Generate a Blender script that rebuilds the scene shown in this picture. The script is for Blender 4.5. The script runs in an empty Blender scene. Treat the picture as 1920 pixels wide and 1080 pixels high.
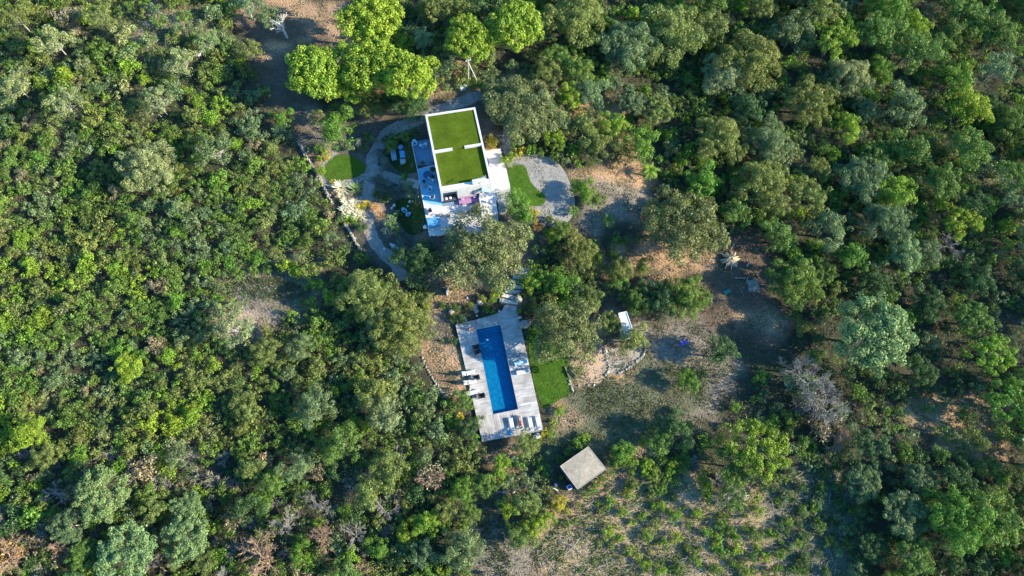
import bpy, bmesh, math, random
import numpy as np
from mathutils import Vector, Matrix
C = bpy.context.scene
col = C.collection
R = math.radians
random.seed(7); RNG = np.random.default_rng(11)

# ------------------------------------------------------------------ camera
H = 90.7; F = 1280.0
nad = np.array([(885-960)/F, -(985-540)/F, -1.0]); nad /= np.linalg.norm(nad)   # straight down, in camera axes
cx = np.array([1.0, 0, 0]); Xc = cx - cx.dot(nad)*nad; Xc /= np.linalg.norm(Xc)
Zc = -nad; Yc = np.cross(Zc, Xc)
M = np.array([Xc, Yc, Zc])                                # camera axes -> world axes
cam = bpy.data.cameras.new('camera'); cam.sensor_width = 36; cam.lens = 36*F/1920
cam.clip_start = 1; cam.clip_end = 3000
co = bpy.data.objects.new('camera', cam); col.objects.link(co)
mw = Matrix([list(M[0])+[0], list(M[1])+[0], list(M[2])+[H], [0, 0, 0, 1]])
co.matrix_world = mw; C.camera = co
C.render.resolution_x = 1024; C.render.resolution_y = 576

# ------------------------------------------------------------------ light
SUN_EL = R(26); SUN_AZ = R(-7)                             # azimuth counted from +X
W = bpy.data.worlds.new('World'); C.world = W; W.use_nodes = True
nt = W.node_tree; bg = nt.nodes['Background']
sky = nt.nodes.new('ShaderNodeTexSky'); sky.sky_type = 'NISHITA'; sky.sun_disc = False
sky.sun_elevation = SUN_EL; sky.sun_rotation = R(90) - SUN_AZ
sky.air_density = 1.3; sky.dust_density = 0.4; sky.ozone_density = 3.0
hs = nt.nodes.new('ShaderNodeHueSaturation'); hs.inputs['Saturation'].default_value = 1.35
nt.links.new(sky.outputs[0], hs.inputs['Color']); nt.links.new(hs.outputs[0], bg.inputs[0])
bg.inputs[1].default_value = 0.145
sl = bpy.data.lights.new('sun', 'SUN'); sl.energy = 5.0; sl.angle = R(0.5); sl.color = (1, 0.91, 0.69)
so = bpy.data.objects.new('sun', sl); col.objects.link(so)
sd = Vector((math.cos(SUN_EL)*math.cos(SUN_AZ), math.cos(SUN_EL)*math.sin(SUN_AZ), math.sin(SUN_EL)))
so.rotation_euler = sd.to_track_quat('Z', 'Y').to_euler(); so.location = (60, 0, 60)
C.view_settings.view_transform = 'Standard'; C.view_settings.look = 'None'
C.view_settings.exposure = 1.42; C.view_settings.gamma = 1
C.cycles.max_bounces = 6; C.cycles.transparent_max_bounces = 8

# ------------------------------------------------------------------ terrain and pixel -> world
def ray(px, py):
    px = np.asarray(px, float); py = np.asarray(py, float)
    d = np.stack([(px-960)/F, -(py-540)/F, -np.ones_like(px)], -1) @ M.T
    return d
def PZ(px, py, z):
    d = ray(px, py); t = (z-H)/d[..., 2]
    return d[..., 0]*t, d[..., 1]*t
def sstep(a, b, x):
    t = np.clip((x-a)/(b-a), 0, 1); return t*t*(3-2*t)
ZT = 2.8
_q = [PZ(772, 266, ZT), PZ(803, 436, ZT), PZ(1080, 380, ZT), PZ(800, 200, ZT)]
_b0 = np.array(_q[1]); _v = np.array(_q[0])-_b0; _vl = np.linalg.norm(_v); _v /= _vl; _u = np.array([_v[1], -_v[0]])
def ground(x, y):
    x = np.asarray(x, float); y = np.asarray(y, float)
    u = (x-_b0[0])*_u[0]+(y-_b0[1])*_u[1]; v = (x-_b0[0])*_v[0]+(y-_b0[1])*_v[1]
    west = sstep(-3.2, 0.1, u); west2 = sstep(-7, 4, u)
    north = sstep(11, 22, v); wn = west*(1-north)+west2*north
    g = 2.55*wn*(1-sstep(22, 42, u))*sstep(-8.5, 0.5, v)*(1-sstep(24, 44, v))
    far = np.clip((np.hypot(x-8, y-35)-35)/30, 0, 1)
    g = g + far*(0.8*np.sin(x*0.11+1)*np.cos(y*0.09)+0.4*np.sin(x*0.23-y*0.17)) + 0.15*np.sin(x*.2)*np.cos(y*.23)
    return g + 0.0
def P(px, py, dz=0.0):
    z = np.zeros_like(np.asarray(px, float))
    for _ in range(12):
        x, y = PZ(px, py, z); z = z*0.3 + 0.7*(ground(x, y)+dz)
    x, y = PZ(px, py, z)
    return x, y, z
def PX(x, y, z):                                          # world -> pixel
    v = np.stack([np.asarray(x), np.asarray(y), np.asarray(z)-H], -1) @ M
    return 960-F*v[..., 0]/v[..., 2], 540+F*v[..., 1]/v[..., 2]
def V3(t): return Vector((float(t[0]), float(t[1]), float(t[2])))
def mpp(px, py, z=0):                                      # metres per photo pixel there
    x, y = PZ(px, py, z); return float(np.linalg.norm(np.array([x, y, z-H])) / np.linalg.norm(ray(px, py)) / F)

# ------------------------------------------------------------------ materials
def mat(name, colr=(.5, .5, .5), rough=.8, spec=.3, noise=0, nscale=4, bump=0, bscale=20, colr2=None, metallic=0):
    m = bpy.data.materials.new(name); m.use_nodes = True; n = m.node_tree.nodes; l = m.node_tree.links
    b = n['Principled BSDF']; b.inputs['Roughness'].default_value = rough
    b.inputs['Specular IOR Level'].default_value = spec; b.inputs['Metallic'].default_value = metallic
    b.inputs['Base Color'].default_value = (*colr, 1)
    tc = n.new('ShaderNodeTexCoord')
    if noise or colr2:
        t = n.new('ShaderNodeTexNoise'); t.inputs['Scale'].default_value = nscale; t.inputs['Detail'].default_value = 8
        t.inputs['Roughness'].default_value = .65
        l.new(tc.outputs['Object'], t.inputs['Vector'])
        r = n.new('ShaderNodeValToRGB'); r.color_ramp.elements[0].position = .32; r.color_ramp.elements[1].position = .68
        c2 = colr2 or tuple(min(1, c*(1+noise)) for c in colr); c1 = colr if colr2 else tuple(c*(1-noise) for c in colr)
        r.color_ramp.elements[0].color = (*c1, 1); r.color_ramp.elements[1].color = (*c2, 1)
        l.new(t.outputs['Fac'], r.inputs[0]); l.new(r.outputs[0], b.inputs['Base Color'])
    if bump:
        t2 = n.new('ShaderNodeTexNoise'); t2.inputs['Scale'].default_value = bscale; t2.inputs['Detail'].default_value = 6
        l.new(tc.outputs['Object'], t2.inputs['Vector'])
        bp = n.new('ShaderNodeBump'); bp.inputs['Strength'].default_value = bump; bp.inputs['Distance'].default_value = .1
        l.new(t2.outputs['Fac'], bp.inputs['Height']); l.new(bp.outputs[0], b.inputs['Normal'])
    return m

def foliage_mat():
    m = bpy.data.materials.new('foliage'); m.use_nodes = True; n = m.node_tree.nodes; l = m.node_tree.links
    n.remove(n['Principled BSDF']); out = n['Material Output']
    at = n.new('ShaderNodeAttribute'); at.attribute_name = 'tint'
    oi = n.new('ShaderNodeObjectInfo')
    mx = n.new('ShaderNodeMix'); mx.data_type = 'RGBA'; mx.blend_type = 'MULTIPLY'; mx.inputs[0].default_value = 1
    l.new(at.outputs['Color'], mx.inputs[6]); l.new(oi.outputs['Color'], mx.inputs[7])
    d = n.new('ShaderNodeBsdfDiffuse'); t = n.new('ShaderNodeBsdfTranslucent'); g = n.new('ShaderNodeBsdfGlossy')
    g.inputs['Roughness'].default_value = .5; g.inputs['Color'].default_value = (.8, .8, .8, 1)
    m1 = n.new('ShaderNodeMixShader'); m1.inputs[0].default_value = .16
    m2 = n.new('ShaderNodeMixShader'); m2.inputs[0].default_value = .025
    hsv = n.new('ShaderNodeHueSaturation'); hsv.inputs['Value'].default_value = 1.5; hsv.inputs['Hue'].default_value = .485
    l.new(mx.outputs[2], d.inputs[0]); l.new(mx.outputs[2], hsv.inputs['Color']); l.new(hsv.outputs[0], t.inputs[0])
    l.new(d.outputs[0], m1.inputs[1]); l.new(t.outputs[0], m1.inputs[2])
    l.new(m1.outputs[0], m2.inputs[1]); l.new(g.outputs[0], m2.inputs[2]); l.new(m2.outputs[0], out.inputs[0])
    return m

def ground_mat():
    m = bpy.data.materials.new('ground_soil'); m.use_nodes = True; n = m.node_tree.nodes; l = m.node_tree.links
    b = n['Principled BSDF']; b.inputs['Roughness'].default_value = .95; b.inputs['Specular IOR Level'].default_value = .1
    at = n.new('ShaderNodeAttribute'); at.attribute_name = 'gcol'
    geo = n.new('ShaderNodeNewGeometry')
    prev = at.outputs['Color']
    for sc, lo, hi in ((.5, .75, 1.25), (3.5, .62, 1.35), (14, .6, 1.4)):
        t = n.new('ShaderNodeTexNoise'); t.inputs['Scale'].default_value = sc; t.inputs['Detail'].default_value = 7
        t.inputs['Roughness'].default_value = .7; l.new(geo.outputs['Position'], t.inputs['Vector'])
        mr = n.new('ShaderNodeMapRange'); mr.inputs[1].default_value = .3; mr.inputs[2].default_value = .7
        mr.inputs[3].default_value = lo; mr.inputs[4].default_value = hi; l.new(t.outputs['Fac'], mr.inputs[0])
        mx = n.new('ShaderNodeVectorMath'); mx.operation = 'SCALE'
        l.new(prev, mx.inputs[0]); l.new(mr.outputs[0], mx.inputs['Scale']); prev = mx.outputs[0]
    l.new(prev, b.inputs['Base Color'])
    t2 = n.new('ShaderNodeTexNoise'); t2.inputs['Scale'].default_value = 6; t2.inputs['Detail'].default_value = 8
    l.new(geo.outputs['Position'], t2.inputs['Vector'])
    bp = n.new('ShaderNodeBump'); bp.inputs['Strength'].default_value = .8; bp.inputs['Distance'].default_value = .25
    l.new(t2.outputs['Fac'], bp.inputs['Height']); l.new(bp.outputs[0], b.inputs['Normal'])
    return m

def big_patches(m, sc=.9, lo=.72, hi=1.22):
    n = m.node_tree.nodes; l = m.node_tree.links; b = n['Principled BSDF']; src = b.inputs['Base Color'].links[0].from_socket
    geo = n.new('ShaderNodeNewGeometry'); t = n.new('ShaderNodeTexNoise'); t.inputs['Scale'].default_value = sc; t.inputs['Detail'].default_value = 8; t.inputs['Roughness'].default_value = .7
    l.new(geo.outputs['Position'], t.inputs['Vector']); mr = n.new('ShaderNodeMapRange'); mr.inputs[1].default_value = .3; mr.inputs[2].default_value = .7; mr.inputs[3].default_value = lo; mr.inputs[4].default_value = hi
    l.new(t.outputs['Fac'], mr.inputs[0]); v = n.new('ShaderNodeVectorMath'); v.operation = 'SCALE'; l.new(src, v.inputs[0]); l.new(mr.outputs[0], v.inputs['Scale']); l.new(v.outputs[0], b.inputs['Base Color'])
def turf_mat(name, c, stripes=0, ang=0.0):
    m = mat(name, tuple(k*.72 for k in c), .95, .05, colr2=tuple(min(1, k*1.25) for k in c), nscale=9, bump=.7, bscale=60)
    big_patches(m, .55, .7, 1.25)
    n = m.node_tree.nodes; l = m.node_tree.links; b = n['Principled BSDF']
    if stripes:
        src = b.inputs['Base Color'].links[0].from_socket
        tc = n.new('ShaderNodeTexCoord'); mp = n.new('ShaderNodeMapping'); mp.inputs['Rotation'].default_value = (0, 0, ang)
        w = n.new('ShaderNodeTexWave'); w.inputs['Scale'].default_value = stripes; w.inputs['Distortion'].default_value = .6
        w.inputs['Detail'].default_value = 3
        l.new(tc.outputs['Object'], mp.inputs[0]); l.new(mp.outputs[0], w.inputs['Vector'])
        mr = n.new('ShaderNodeMapRange'); mr.inputs[3].default_value = .93; mr.inputs[4].default_value = 1.07
        l.new(w.outputs['Fac'], mr.inputs[0]); v = n.new('ShaderNodeVectorMath'); v.operation = 'SCALE'
        l.new(src, v.inputs[0]); l.new(mr.outputs[0], v.inputs['Scale']); l.new(v.outputs[0], b.inputs['Base Color'])
    return m

def plank_mat(name, ang, c1, c2, pw=.29):
    m = bpy.data.materials.new(name); m.use_nodes = True; n = m.node_tree.nodes; l = m.node_tree.links
    b = n['Principled BSDF']; b.inputs['Roughness'].default_value = .85; b.inputs['Specular IOR Level'].default_value = .2
    geo = n.new('ShaderNodeNewGeometry'); mp = n.new('ShaderNodeMapping'); mp.vector_type = 'TEXTURE'
    mp.inputs['Rotation'].default_value = (0, 0, ang)
    l.new(geo.outputs['Position'], mp.inputs[0])
    br = n.new('ShaderNodeTexBrick'); br.inputs['Scale'].default_value = 1
    br.inputs['Brick Width'].default_value = 2.6; br.inputs['Row Height'].default_value = pw
    br.inputs['Mortar Size'].default_value = .009; br.inputs['Mortar Smooth'].default_value = .3
    br.inputs['Color1'].default_value = (*c1, 1); br.inputs['Color2'].default_value = (*c2, 1)
    br.inputs['Mortar'].default_value = tuple(k*.25 for k in c1)+(1,)
    l.new(mp.outputs[0], br.inputs['Vector'])
    mp2 = n.new('ShaderNodeMapping'); mp2.inputs['Scale'].default_value = (.5, 7, 1)
    l.new(mp.outputs[0], mp2.inputs[0])
    t = n.new('ShaderNodeTexNoise'); t.inputs['Scale'].default_value = 1.3; t.inputs['Detail'].default_value = 6
    l.new(mp2.outputs[0], t.inputs['Vector'])
    t3 = n.new('ShaderNodeTexNoise'); t3.inputs['Scale'].default_value = .9; t3.inputs['Detail'].default_value = 5
    l.new(geo.outputs['Position'], t3.inputs['Vector'])
    ad = n.new('ShaderNodeMath'); ad.operation = 'ADD'; l.new(t.outputs['Fac'], ad.inputs[0]); l.new(t3.outputs['Fac'], ad.inputs[1])
    mr = n.new('ShaderNodeMapRange'); mr.inputs[1].default_value = .7; mr.inputs[2].default_value = 1.3
    mr.inputs[3].default_value = .55; mr.inputs[4].default_value = 1.3; l.new(ad.outputs[0], mr.inputs[0])
    v = n.new('ShaderNodeVectorMath'); v.operation = 'SCALE'; l.new(br.outputs['Color'], v.inputs[0])
    l.new(mr.outputs[0], v.inputs['Scale']); l.new(v.outputs[0], b.inputs['Base Color'])
    return m

def water_mat():
    m = bpy.data.materials.new('pool_water'); m.use_nodes = True; n = m.node_tree.nodes; l = m.node_tree.links
    n.remove(n['Principled BSDF']); out = n['Material Output']
    tr = n.new('ShaderNodeBsdfTransparent'); tr.inputs[0].default_value = (.5, .86, 1, 1)
    gl = n.new('ShaderNodeBsdfGlossy'); gl.inputs['Roughness'].default_value = .04
    fr = n.new('ShaderNodeFresnel'); fr.inputs[0].default_value = 1.33
    t = n.new('ShaderNodeTexNoise'); t.inputs['Scale'].default_value = 2.5; t.inputs['Detail'].default_value = 3
    geo = n.new('ShaderNodeNewGeometry'); l.new(geo.outputs['Position'], t.inputs['Vector'])
    bp = n.new('ShaderNodeBump'); bp.inputs['Strength'].default_value = .35; bp.inputs['Distance'].default_value = .12
    l.new(t.outputs['Fac'], bp.inputs['Height']); l.new(bp.outputs[0], gl.inputs['Normal']); l.new(bp.outputs[0], fr.inputs['Normal'])
    mi = n.new('ShaderNodeMapRange'); mi.inputs[3].default_value = 1.33; mi.inputs[4].default_value = 1/1.33
    l.new(geo.outputs['Backfacing'], mi.inputs[0]); l.new(mi.outputs[0], fr.inputs[0])
    mx = n.new('ShaderNodeMixShader'); l.new(fr.outputs[0], mx.inputs[0]); l.new(tr.outputs[0], mx.inputs[1]); l.new(gl.outputs[0], mx.inputs[2])
    l.new(mx.outputs[0], out.inputs[0]); return m


FOL = foliage_mat()
GRD = ground_mat()
WHITE = mat('white_render', (.50, .49, .485), .9, .15, noise=.10, nscale=1.6, bump=.1)
TERR = mat('pale_concrete', (.46, .445, .445), .9, .15, noise=.13, nscale=1.2, bump=.1)
TILE = mat('blue_grey_tile', (.15, .22, .34), .7, .3, noise=.15, nscale=2)
PAVE = mat('grey_paving', (.30, .29, .28), .9, .2, noise=.2, nscale=3, bump=.3)
ROOFT = turf_mat('roof_turf', (.068, .106, .009))
LAWN = turf_mat('lawn_turf', (.06, .125, .013))
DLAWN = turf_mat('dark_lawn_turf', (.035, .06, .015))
GRAVEL = mat('grey_gravel', (.20, .19, .18), .95, .1, colr2=(.36, .34, .31), nscale=9, bump=.8, bscale=50)
PATH = mat('sandy_path', (.20, .18, .17), .95, .1, colr2=(.34, .31, .28), nscale=6, bump=.5, bscale=30)
STONE = mat('stone', (.17, .155, .13), .9, .2, colr2=(.38, .35, .31), nscale=2.2, bump=.8, bscale=6)
PSTONE = mat('pale_stone', (.42, .40, .36), .9, .2, colr2=(.62, .60, .56), nscale=3, bump=.6, bscale=8)
BARK = mat('bark', (.13, .10, .075), .95, .1, colr2=(.24, .20, .16), nscale=6, bump=.5)
PBARK = mat('pale_bark', (.30, .27, .22), .95, .1, colr2=(.46, .42, .35), nscale=5, bump=.4)
WBARK = mat('white_bark', (.52, .48, .42), .95, .1, colr2=(.66, .62, .55), nscale=5, bump=.3)
GBARK = mat('dead_wood', (.19, .17, .145), .95, .1, colr2=(.34, .31, .27), nscale=5, bump=.4)
RBARK = mat('rusty_dead_twigs', (.24, .15, .10), .95, .1, colr2=(.36, .25, .18), nscale=5, bump=.4)
WPAINT = mat('white_paint', (.58, .58, .59), .5, .4, noise=.04)
CANVAS = mat('white_canvas', (.44, .43, .42), .9, .1, noise=.06)
BLUEC = mat('blue_cushion', (.10, .30, .50), .9, .1, noise=.1)
PALEB = mat('pale_blue_seat', (.34, .50, .62), .8, .2, noise=.08)
for m_ in (GRAVEL, PATH, WHITE, TERR): big_patches(m_, 1.3, .85, 1.12)
DARK = mat('dark_rattan', (.025, .024, .03), .8, .3, noise=.3, nscale=20)
DMET = mat('dark_metal', (.04, .04, .045), .5, .5)
PURP = mat('purple_cushion', (.32, .17, .30), .9, .1, noise=.12, nscale=5)
GLASS = mat('window_glass', (.03, .045, .06), .08, .8)
FELT = mat('roof_felt', (.22, .185, .145), .95, .1, colr2=(.37, .315, .25), nscale=2.2, bump=.3)
SHEDW = mat('shed_boards', (.09, .08, .10), .9, .1, noise=.2, nscale=5)
POOLT = mat('pool_tile', (.001, .088, .20), .5, .3, colr2=(.004, .21, .29), nscale=3.2)
BENCHB = mat('blue_bench_paint', (.03, .04, .40), .5, .4)
GALV = mat('pale_metal', (.45, .48, .52), .5, .4, noise=.1)
SKIN = mat('skin', (.50, .28, .19), .6, .3, noise=.05)
SKIN2 = mat('tanned_skin', (.36, .18, .11), .6, .3, noise=.05)
HAIR = mat('dark_hair', (.03, .02, .015), .7, .2)
PINKC = mat('pink_swimwear', (.55, .16, .20), .9, .1)
REDC = mat('red_swimwear', (.45, .05, .04), .9, .1)
BLACKC = mat('black_swimwear', (.03, .03, .035), .9, .1)
TEALC = mat('teal_tarp', (.02, .20, .17), .6, .3, noise=.1)
TERRA = mat('terracotta', (.45, .20, .10), .8, .2, noise=.1)
WATER = water_mat()

# ------------------------------------------------------------------ mesh helpers
class MB:
    def __init__(s): s.v = []; s.f = []
    def add(s, vs, fs):
        o = len(s.v); s.v += [tuple(map(float, p)) for p in vs]; s.f += [tuple(i+o for i in f) for f in fs]
    def box(s, c, size, rz=0.0, rx=0.0, ry=0.0, taper=1.0):
        sx, sy, sz = [k/2 for k in size]; m = Matrix.Rotation(rz, 3, 'Z') @ Matrix.Rotation(ry, 3, 'Y') @ Matrix.Rotation(rx, 3, 'X')
        vs = []
        for z in (-1, 1):
            k = taper if z > 0 else 1
            for x, y in ((-1, -1), (1, -1), (1, 1), (-1, 1)):
                vs.append(Vector(c) + m @ Vector((x*sx*k, y*sy*k, z*sz)))
        s.add(vs, [(3, 2, 1, 0), (4, 5, 6, 7), (0, 1, 5, 4), (1, 2, 6, 5), (2, 3, 7, 6), (3, 0, 4, 7)])
    def prism(s, poly, z0, z1):
        n = len(poly); a = sum(poly[i][0]*poly[(i+1) % n][1]-poly[(i+1) % n][0]*poly[i][1] for i in range(n))
        if a < 0: poly = poly[::-1]
        s.add([(p[0], p[1], z0) for p in poly]+[(p[0], p[1], z1) for p in poly],
              [tuple(range(n-1, -1, -1)), tuple(range(n, 2*n))]+[(i, (i+1) % n, n+(i+1) % n, n+i) for i in range(n)])
    def tube(s, pts, rs, n=6, cap=True):
        pts = [Vector(p) for p in pts]; vs = []; fs = []
        for i, p in enumerate(pts):
            d = (pts[min(i+1, len(pts)-1)]-pts[max(i-1, 0)]).normalized()
            a = d.orthogonal().normalized(); b = d.cross(a); r = rs[i] if hasattr(rs, '__len__') else rs
            for k in range(n):
                t = 2*math.pi*k/n; vs.append(p+(a*math.cos(t)+b*math.sin(t))*r)
        for i in range(len(pts)-1):
            for k in range(n):
                fs.append((i*n+k, i*n+(k+1) % n, (i+1)*n+(k+1) % n, (i+1)*n+k))
        if cap and n > 2: fs += [tuple(range(n-1, -1, -1)), tuple((len(pts)-1)*n+k for k in range(n))]
        s.add(vs, fs)
    def disc(s, c, rx, ry, h, rz=0.0, n=20, dome=0.0):
        vs = []; ca, sa = math.cos(rz), math.sin(rz)
        rings = [(1, 0), (1, h)] + ([(.7, h+dome*.6), (.3, h+dome*.95)] if dome else [(.93, h+.01)])
        for k, z in rings:
            for i in range(n):
                t = 2*math.pi*i/n; x = rx*k*math.cos(t); y = ry*k*math.sin(t)
                vs.append((c[0]+x*ca-y*sa, c[1]+x*sa+y*ca, c[2]+z))
        fs = [tuple(range(n-1, -1, -1)), tuple((len(rings)-1)*n+i for i in range(n))]
        for j in range(len(rings)-1):
            for i in range(n): fs.append((j*n+i, j*n+(i+1) % n, (j+1)*n+(i+1) % n, (j+1)*n+i))
        s.add(vs, fs)
    def rock(s, c, r, rnd, sq=.75, rz=None):
        bm = bmesh.new(); bmesh.ops.create_icosphere(bm, subdivisions=2, radius=1)
        a = [Vector((rnd.gauss(0, 1), rnd.gauss(0, 1), rnd.gauss(0, 1))).normalized() for _ in range(6)]
        k = [rnd.uniform(.05, .2) for _ in a]; ang = rnd.uniform(0, 6.28) if rz is None else rz; ex = rnd.uniform(.75, 1)
        vs = []
        for v in bm.verts:
            d = v.co.normalized(); q = 1.0
            for ai, ki in zip(a, k): q -= max(0, d.dot(ai)-.45)*ki*2.2
            q *= rnd.uniform(.96, 1.04); x, y, z = d.x*q*r, d.y*q*r*ex, d.z*q*r*sq
            vs.append((c[0]+x*math.cos(ang)-y*math.sin(ang), c[1]+x*math.sin(ang)+y*math.cos(ang), c[2]+z))
        fs = [tuple(v.index for v in f.verts) for f in bm.faces]; bm.free(); s.add(vs, fs)
    def build(s, name, m, parent=None, bevel=0.0, smooth=False, loc=None):
        me = bpy.data.meshes.new(name)
        if loc is not None: s.v = [(x-loc[0], y-loc[1], z-loc[2]) for x, y, z in s.v]
        me.from_pydata(s.v, [], s.f); me.update(); me.materials.append(m)
        if smooth:
            me.polygons.foreach_set('use_smooth', [True]*len(me.polygons))
        o = bpy.data.objects.new(name, me); col.objects.link(o)
        if bevel:
            md = o.modifiers.new('bevel', 'BEVEL'); md.width = bevel; md.segments = 2; md.limit_method = 'ANGLE'
        if parent is not None: o.parent = parent
        if loc is not None and parent is None: o.location = loc
        return o

REG = []
def reg(o, base, cat, px, py, group=None, exact=None):
    o['category'] = cat
    if group: o['group'] = group
    if exact: o['label'] = exact
    else: REG.append((o, base, float(px), float(py)))
    return o
def tag(o, label, cat, group=None):
    o['label'] = label; o['category'] = cat
    if group: o['group'] = group
    return o
def empty(name, loc, rz=0.0):
    o = bpy.data.objects.new(name, None); col.objects.link(o); o.location = loc; o.rotation_euler = (0, 0, rz)
    o.empty_display_size = .2; return o
def struct(o): o['kind'] = 'structure'; return o
def copy_tree(o, parent=None):
    c = o.copy(); col.objects.link(c); c.parent = parent
    for ch in [k for k in o.children]: copy_tree(ch, c)
    return c

def smooth_poly(pts, k=3):
    pts = [np.array(p, float) for p in pts]
    for _ in range(k):
        q = []
        for i in range(len(pts)):
            a, b = pts[i], pts[(i+1) % len(pts)]; q += [a*.75+b*.25, a*.25+b*.75]
        pts = q
    return pts
def sheet(name, poly_px, m, off=.035, smooth=2, step=.8, thick=.06):
    """a ground-hugging sheet with outline given as points seen in the photo"""
    pts = smooth_poly(poly_px, smooth) if smooth else [np.array(p, float) for p in poly_px]
    w = [P(p[0], p[1]) for p in pts]
    bm = bmesh.new(); vs = [bm.verts.new((float(a[0]), float(a[1]), 0)) for a in w]
    f = bm.faces.new(vs)
    if f.normal.z < 0: bmesh.ops.reverse_faces(bm, faces=[f])
    bm.faces.ensure_lookup_table()
    xs = [v.co.x for v in bm.verts]; ys = [v.co.y for v in bm.verts]
    for ax, lo, hi in ((0, min(xs), max(xs)), (1, min(ys), max(ys))):
        t = lo+step
        while t < hi:
            no = (1, 0, 0) if ax == 0 else (0, 1, 0); c = (t, 0, 0) if ax == 0 else (0, t, 0)
            bmesh.ops.bisect_plane(bm, geom=bm.verts[:]+bm.edges[:]+bm.faces[:], plane_co=c, plane_no=no); t += step
    bmesh.ops.recalc_face_normals(bm, faces=bm.faces)
    for f in bm.faces:
        f.normal_update()
    if sum(f.normal.z for f in bm.faces) < 0: bmesh.ops.reverse_faces(bm, faces=bm.faces[:])
    for v in bm.verts: v.co.z = float(ground(v.co.x, v.co.y))+off
    be = [e for e in bm.edges if e.is_boundary]
    r = bmesh.ops.extrude_edge_only(bm, edges=be)
    for v in r['geom']:
        if isinstance(v, bmesh.types.BMVert): v.co.z -= thick
    me = bpy.data.meshes.new(name); bm.to_mesh(me); bm.free(); me.materials.append(m)
    o = bpy.data.objects.new(name, me); col.objects.link(o); return struct(o)
def ribbon(name, line, wid, m, off=.035):
    pts = [np.array(p, float) for p in line]
    for _ in range(2):
        q = [pts[0]]
        for i in range(len(pts)-1): q += [pts[i]*.75+pts[i+1]*.25, pts[i]*.25+pts[i+1]*.75]
        pts = q+[pts[-1]]
    L, Rr = [], []
    rnd = random.Random(len(line)*7)
    for i, p in enumerate(pts):
        d = pts[min(i+1, len(pts)-1)]-pts[max(i-1, 0)]; n = np.array([-d[1], d[0]])/max(1e-6, np.linalg.norm(d))
        w1 = wid*rnd.uniform(.85, 1.15)/2/mpp(*p); L.append(p+n*w1); Rr.append(p-n*wid*rnd.uniform(.85, 1.15)/2/mpp(*p))
    return sheet(name, L+Rr[::-1], m, off, smooth=0)

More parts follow.
